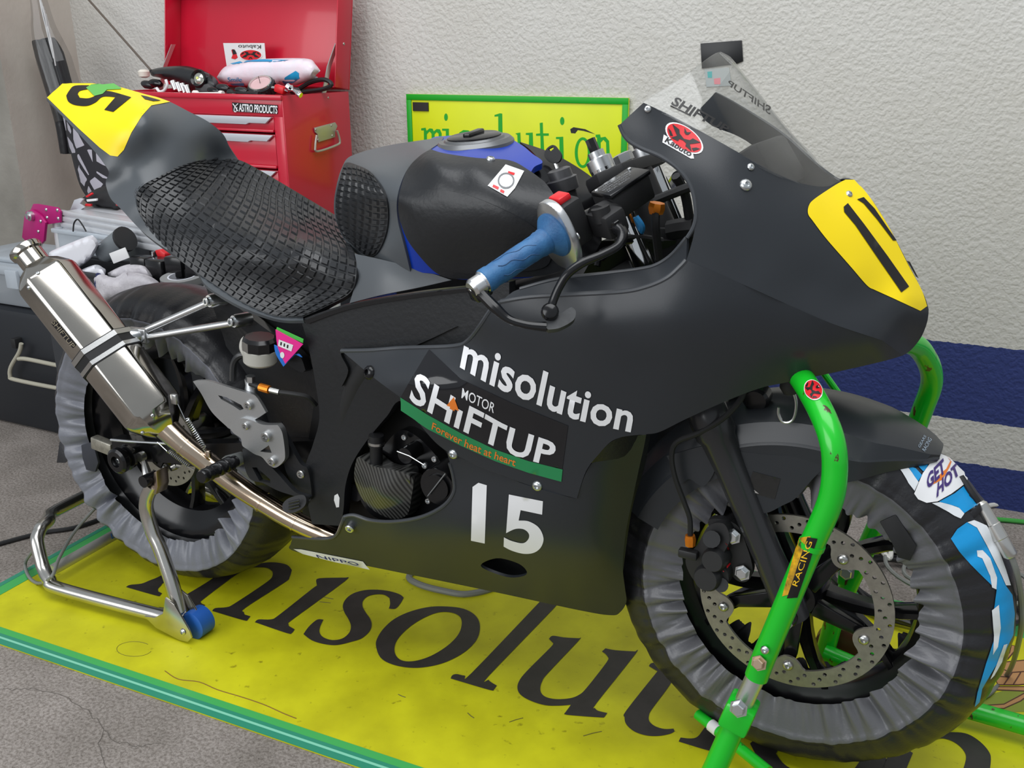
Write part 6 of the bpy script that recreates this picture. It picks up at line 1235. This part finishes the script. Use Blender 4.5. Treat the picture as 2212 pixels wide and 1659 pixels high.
DRL = ('black screwdriver handle between the work lamp and the wipes pack', 'black screwdriver handle just right of the work lamp foot', 'black screwdriver handle directly left of the pressure gauge', 'black screwdriver handle below the pressure gauge', 'black screwdriver handle right of the red clip', 'black screwdriver handle behind the white hook', 'black screwdriver handle at the left end of the tray by the cream knob')
for i, (x, y, r, b) in enumerate(((480, 190, .011, .06), (460, 196, .009, .05), (520, 196, .010, .05), (545, 203, .008, .04), (635, 197, .010, .08), (335, 180, .012, .09), (318, 183, .012, .1))):
    mk('driver_handle', tube([TP(x-10, y-3, b), TP(x-4, y-1, b), TP(x+8, y+1, b), TP(x+14, y+3, b)], [r*.6, r, r, r*.5], 10), gloss_black if i % 2 else rubber, None, label=DRL[i], cat='screwdriver', group='screwdrivers in the chest tray')
# thin rod leaning on the wall
mk('thin_rod', tube([TP(326, 152, .20), PP(185, -8, WO-eY*.05, eY)], .0035, 8), M('rod_grey', S(110, 100, 92), .5, .4), None, label='thin grey rod leaning from the tool chest up the wall', cat='rod')
# ---------------------------------------------------------------- umbrella in clear film, patterned bag
um = thing('folded_umbrella', 'folded black umbrella wrapped in clear film hanging on the pillar', 'umbrella', tuple(P(140, 330, -.80)))
ub = [P(98, 88, -.80), P(110, 120, -.80), P(128, 180, -.80), P(150, 260, -.80), P(160, 330, -.80)]
for k in range(5): mk('canopy_fold', tube([q+Vector((.030*math.cos(k*1.26+.4)-.0, -.030*abs(math.sin(k*1.26+.4)), 0)) for q in ub], [.010, .017, .017, .015, .012], 7, 5), M('umbrella_cloth_fold', (.016, .016, .018, 1), .35, bump=.4, bscale=40) if k == 0 else bpy.data.materials['umbrella_cloth_fold'], um, 60)
mk('canopy', tube(ub, [.030, .042, .040, .036, .030], 9, 5), M('umbrella_cloth', (.022, .022, .025, 1), .5, bump=.3, bscale=30), um, 60)
clear = glassm(); clear.name = 'clear_film'; clear.node_tree.nodes['Transparent BSDF'].inputs[0].default_value = (.88, .88, .88, 1)
mk('film', tube([P(80, -20, -.79), P(90, 30, -.79), P(98, 70, -.79), P(118, 130, -.79), P(140, 200, -.79), P(155, 260, -.79)], [.022, .030, .040, .054, .054, .050], 9, 5), clear, um, 25)
for k in range(6): mk('film_highlight_crease', tube([P(84+3*k, -10+8*k, -.76), P(92+3*k+4*(k % 2), 30+12*k, -.75), P(100+4*k, 62+16*k, -.75)], .0022, 5, 4), M('film_highlight_white', S(190, 190, 190), .3) if k == 0 else bpy.data.materials['film_highlight_white'], um)  # pale crease lines double as painted white highlights on the film
bagm = bpy.data.materials.new('mosaic_print'); bagm.use_nodes = True; _n = bagm.node_tree; _b = _n.nodes['Principled BSDF']; _t = _n.nodes.new('ShaderNodeTexCoord'); _v = _n.nodes.new('ShaderNodeTexVoronoi'); _v.feature = 'DISTANCE_TO_EDGE'; _v.inputs['Scale'].default_value = 17; _r = _n.nodes.new('ShaderNodeValToRGB'); _r.color_ramp.interpolation = 'CONSTANT'; _r.color_ramp.elements[0].color = S(30, 28, 34); _r.color_ramp.elements[1].position = .13; _r.color_ramp.elements[1].color = S(176, 172, 182)
_n.links.new(_t.outputs['Object'], _v.inputs['Vector']); _n.links.new(_v.outputs['Distance'], _r.inputs[0]); _n.links.new(_r.outputs[0], _b.inputs['Base Color']); _b.inputs['Roughness'].default_value = .6
PLN = lambda Y: (lambda x, y, d: P(x, y, -(Y+d)))
pillow('patterned_bag', [(132, 235, 1), (175, 250), (230, 300), (262, 380), (262, 470, 1), (215, 450), (180, 415), (160, 360)], 0, .03, bagm, 'black and white mosaic patterned cloth bag hanging behind the tail', 'bag', 12, plane=PLN(.62))
# ---------------------------------------------------------------- aluminium bench with magenta joints
aluw = M('extruded_aluminium', S(214, 216, 220), .34, .35, var=.06, vscale=10); mag = M('magenta_anodised', S(178, 24, 112), .38, .2)
B0_, B1_ = PZ(128, 462, .695), PZ(420, 512, .695); bxd = (B1_-B0_).normalized(); byd = Vector((-bxd.y, bxd.x, 0)); BL = (B1_-B0_).length+.12
bn = thing('work_bench', 'folding aluminium work bench with magenta hinge joints behind the silencer', 'bench', (B0_.x+.3, B0_.y+.15, 0))
BR = basis(bxd, byd, eZ)
bb = lambda a0, a1, b0, b1, z0, z1, bev=.002: box(B0_+bxd*((a0+a1)/2)+byd*((b0+b1)/2)+eZ*((z0+z1)/2), (a1-a0, b1-b0, z1-z0), BR, bev)
for k, (z0, z1) in enumerate(((-.002, .010), (-.018, -.005), (-.034, -.021), (-.052, -.037))): mk('front_rail_rib', bb(0, BL, -.002, .012, z0, z1), aluw, bn)
mk('front_rail', bb(0, BL, .002, .014, -.054, .006), aluw, bn); mk('back_rail', bb(0, BL, .276, .29, -.036, .006), aluw, bn)
for k in range(5): mk('top_slat', bb(.0, BL, .018+k*.052, .064+k*.052, -.004, .006), aluw, bn)
P2B = lambda px, py, e=0.: PP(px, py, B0_-byd*(.004+e), byd)
jp = mk('hinge_plate', prism([P2B(*p) for p in ((68, 458), (76, 440), (84, 440), (128, 448), (134, 456), (134, 480), (108, 484), (92, 480), (80, 476))], -byd, .006, .001), mag, bn)
jl = mk('hinge_leg', prism([P2B(*p, .006) for p in ((58, 468), (62, 456), (74, 452), (84, 458), (94, 466), (104, 480), (100, 520), (82, 540), (72, 530), (53, 512))], -byd, .008, .0015), mag, bn)
for b in ((100, 453), (124, 454), (126, 472), (102, 470)): bolt(P2B(b[0], b[1], .006), -byd, .005, zinc, jp, 'button')
for b in ((88, 478), (66, 520), (78, 532), (83, 500)): bolt(P2B(b[0], b[1], .0145), -byd, .0048, zinc, jl, 'button')
kn = P2B(70, 466, .014); mk('lock_knob', lathe([(0, .013), (.010, .013), (.012, .008), (.016, .008)], kn, -byd, 16), zinc, jl)
for a in (-.05, BL+.05):
    for b in (.02, .27): mk('leg', tube([B0_+bxd*a+byd*b-eZ*.02, B0_+bxd*(a-.02)+byd*b-eZ*(B0_.z)], .014, 12), aluw, bn)
# things on the bench
tgb = pillow('glove_bag', [(178, 428, 1), (200, 412), (225, 402), (250, 400, 1), (262, 440), (262, 460, 1), (225, 452), (195, 444)], 0, .05, matt_black, 'black strap bag with red tabs on the aluminium bench', 'bag', 8, plane=PLN(.46))
for q in ([(184, 424), (197, 416), (199, 420), (187, 427)], [(184, 440), (196, 441), (196, 446), (183, 445)], [(250, 438), (262, 442), (262, 447), (250, 444)]): mk('red_tab', prism([P(x, y, -.40) for x, y in q], (0, 1, 0), .006, .001), red_v, tgb)
mk('buckle', prism([P(x, y, -.39) for x, y in ((151, 454), (160, 432), (172, 428), (180, 430), (172, 440), (182, 448), (166, 458), (152, 461))], (0, 1, 0), .006, .001), silv, tgb)
mk('buckle_tab', prism([P(x, y, -.39) for x, y in ((186, 431), (208, 429), (208, 434), (188, 436))], (0, 1, 0), .006, .001), paper, tgb)
# ---------------------------------------------------------------- crates and clutter at the left
frost = M('frosted_clear_plastic', S(196, 204, 212), .28, alpha=.62); frost2 = M('frosted_grey_plastic', S(158, 164, 170), .3, alpha=.72)
def openbox(name, c, s, rz, th, mat, label, cat, lip=.012, group=None):
    t = thing(name, label, cat, (c[0], c[1], c[2]), group); R = RZ(rz); c = Vector(c); bx_ = lambda o, d: box(c+R @ Vector(o), d, R, .003)
    x, y, z = s
    mk('front_wall', bx_((0, -y/2, z/2), (x, th, z)), mat, t); mk('back_wall', bx_((0, y/2, z/2), (x, th, z)), mat, t); mk('end_wall', bx_((-x/2, 0, z/2), (th, y, z)), mat, t); mk('end_wall', bx_((x/2, 0, z/2), (th, y, z)), mat, t); mk('floor_panel', bx_((0, 0, th/2), (x, y, th)), mat, t)
    for o, d in (((0, -y/2-lip/2, z), (x+2*lip, lip, .012)), ((0, y/2+lip/2, z), (x+2*lip, lip, .012)), ((-x/2-lip/2, 0, z), (lip, y, .012)), ((x/2+lip/2, 0, z), (lip, y, .012))): mk('rim', bx_(o, d), mat, t)
    return t
# black trunk on the floor, frosted box on it
tk = thing('storage_chest', 'black storage chest with pale wire handle on the floor behind the rear wheel', 'storage chest', (-1.70, .525, 0))
mk('chest_body', box((-1.70, .525, .19), (.55, .27, .38), RZ(.02), .02), M('trunk_plastic', (.012, .014, .018, 1), .5), tk)
hd = [P(x, y, -.36) for x, y in ((46, 742), (42, 760), (24, 792), (22, 812), (32, 820), (122, 838), (150, 840))]
mk('handle', tube(hd, .0062, 10, 4), M('handle_ivory', S(170, 166, 150), .5), tk); mk('handle', tube([P(x, y, -.36) for x, y in ((40, 775), (60, 776), (128, 790), (150, 793))], .0062, 10, 4), bpy.data.materials['handle_ivory'], tk)
mk('handle_bracket', box(P(44, 738, -.39), (.02, .05, .03), None, .003), matt_black, tk); mk('handle_bracket', box(P(150, 815, -.39), (.02, .06, .05), None, .003), matt_black, tk)
fb = thing('frosted_box', 'frosted clear plastic box with stepped lid on top of the black storage chest', 'storage box', (-1.7, .525, .382))
mk('box_body', box((-1.70, .525, .432), (.50, .22, .10), RZ(.02), .012), frost2, fb); mk('box_lid', box((-1.70, .525, .496), (.55, .26, .03), RZ(.02), .01), frost, fb); mk('lid_step', box((-1.70, .525, .520), (.48, .20, .018), RZ(.02), .008), frost, fb)
for x in (-1.88, -1.70, -1.52): mk('lid_clip', box((x, .392, .475), (.05, .014, .055), RZ(.02), .004), frost, fb)
# dark tool tray in front of the bench
tr = openbox('tool_tray', (-1.02, .215, .46), (.54, .12, .14), -.06, .006, M('dark_tray', S(40, 41, 44), .55), 'dark open tray full of gloves and tools behind the silencer', 'tray')
mk('tray_table', box((-1.165, .225, .229), (.24, .11, .458), RZ(-.06), .01), bpy.data.materials['dark_cabinet'], None, label='low dark box carrying the open tool tray behind the rear wheel', cat='box')
cr_m = M('ribbed_crate_grey', S(92, 88, 88), .6)
crt = openbox('ribbed_crate', (-.91, .385, .50), (.30, .12, .15), -.06, .006, cr_m, 'grey ribbed plastic crate standing between the tool tray and the bench', 'crate')
for k in range(12):
    q = Vector((-.91, .385, 0))+RZ(-.06) @ Vector((-.14+k*.0255, -.064, 0)); mk('rib', box((q.x, q.y, .575), (.006, .008, .13), RZ(-.06), .001), cr_m, crt)
mk('crate_stand', box((-1.075, .385, .248), (.62, .12, .496), RZ(-.06), .006), bpy.data.materials['dark_cabinet'], None, label='long dark box under the grey ribbed crate and the clear tub', cat='box')
cb_ = openbox('clear_tub', (-1.25, .375, .50), (.26, .12, .155), -.06, .004, frost, 'clear plastic tub with pale rim beside the magenta hinge', 'tub')
pl30 = PLN(.26)
pillow('white_bottle', [(106, 546, 1), (120, 538), (190, 510), (204, 512), (212, 525), (206, 546), (186, 568), (160, 584, 1), (150, 590), (112, 580)], 0, .035, M('white_bottle_plastic', S(226, 226, 232), .3), 'white plastic bottle lying on its side at the left of the tool tray', 'bottle', 7, plane=PLN(.22), soft=.32)
pillow('white_case', [(160, 600, 1), (170, 586), (205, 572), (222, 578), (228, 590), (205, 640), (180, 650, 1)], 0, .03, bpy.data.materials['white_bottle_plastic'], 'white plastic case half hidden behind the silencer in the tool tray', 'case', 7, plane=PLN(.20), soft=.32)
tA, tB = P(228, 545, -.24), P(262, 522, -.24); td = (tB-tA).normalized(); tL = (tB-tA).length
tor = thing('torch', 'grey cylinder torch with black end and label in the tool tray', 'torch', tuple(tA-eZ*.04)); mk('torch_body', lathe([(-.012, .020), (0, .026), (tL+.012, .030)], tA, td, 22), M('torch_grey', S(112, 118, 122), .45), tor); mk('torch_end', lathe([(tL+.012, .031), (tL+.020, .031), (tL+.022, .012), (tL+.022, .001)], tA, td, 22), matt_black, tor)
mk('torch_label', box(P(258, 552, -.205), (.050, .003, .026), RZ(.2) @ Matrix.Rotation(-.35, 3, 'Y'), .001), paper, tor); mk('torch_loop', tube([P(x, y, -.22) for x, y in ((212, 540), (208, 533), (218, 528), (222, 536), (214, 542))], .0025, 6, 4), silv, tor)
glm = M('white_knit_glove', S(206, 202, 206), .8, bump=.6, bscale=90, vcol=S(178, 174, 180), vscale=25)
gl = pillow('work_glove', [(202, 600, 1), (215, 592), (250, 598), (270, 588), (300, 590), (330, 600), (346, 620), (300, 640), (250, 650), (212, 655, 1)], 0, .04, glm, 'white knitted work glove with navy cuff lying in the tool tray', 'glove', 7, plane=PLN(.150))
mk('cuff', tube([P(x, y, -.145) for x, y in ((213, 592), (210, 612), (207, 634))], .006, 8, 4), M('navy_cuff', S(40, 46, 88), .8), gl)
pillow('work_glove', [(232, 590, 1), (262, 575), (290, 570), (315, 576), (332, 598), (318, 606), (290, 600), (262, 606), (240, 604)], 0, .03, glm, 'crumpled white knitted glove on top of the pile in the tool tray', 'glove', 7, plane=PLN(.21))
tpc = P(396, 606, -.20)
tpz = thing('tape_roll', 'roll of white tape lying flat in the tool tray', 'tape roll', tuple(tpc)); mk('tape_ring', lathe([(-.012, .050), (.012, .050), (.012, .033), (-.012, .033), (-.012, .050)], tpc, (0, -.12, 1), 36, caps=False), M('tape_side', S(150, 150, 150), .5), tpz); mk('tape_core', lathe([(-.010, .0335), (.0125, .0335), (.0125, .030), (-.010, .030)], tpc, (0, -.12, 1), 36, caps=False), M('tape_white', S(226, 228, 236), .5), tpz)
clp = mk('red_clamp', prism([P(x, y, -.24) for x, y in ((333, 541), (345, 539), (356, 548), (356, 562), (344, 564), (338, 552))], (0, 1, 0), .02, .003), red_v, None, label='red plastic clamp head standing in the tool tray', cat='clamp'); mk('clamp_jaw', tube([P(330, 544, -.24), P(331, 560, -.24)], .004, 8), zinc, clp)
TCL = ('small glossy black case beside the crumpled white glove', 'small glossy black case under the red clamp', 'small glossy black case behind the tape roll', 'small glossy black case at the right end of the tool tray')
for k_, (x, y, s, z) in enumerate(((310, 575, (.05, .04, .05), .02), (350, 585, (.06, .05, .06), -.1), (385, 575, (.05, .04, .05), .1), (430, 585, (.05, .04, .05), .2))):
    mk('tool_case', box(P(x, y, -.225), s, RZ(z), .006), gloss_black, None, label=TCL[k_], cat='case', group='black cases in the tool tray')
mk('paper_scrap', prism([P(x, y, -.12) for x, y in ((418, 630), (440, 620), (462, 628), (460, 642), (440, 640))], (0, .6, 1), .004, .001), paper, None, label='scrap of white paper at the right end of the tool tray', cat='paper')
mk('tray_wire', tube([P(x, y, -.30) for x, y in ((158, 500), (160, 482), (168, 474), (178, 486), (186, 500))], .002, 6, 5), matt_black, None, label='thin black wire hook bent over the rim of the clear tub', cat='hook')
# ---------------------------------------------------------------- tidy
for o in bpy.data.objects:
    if '_mw' in o: del o['_mw']
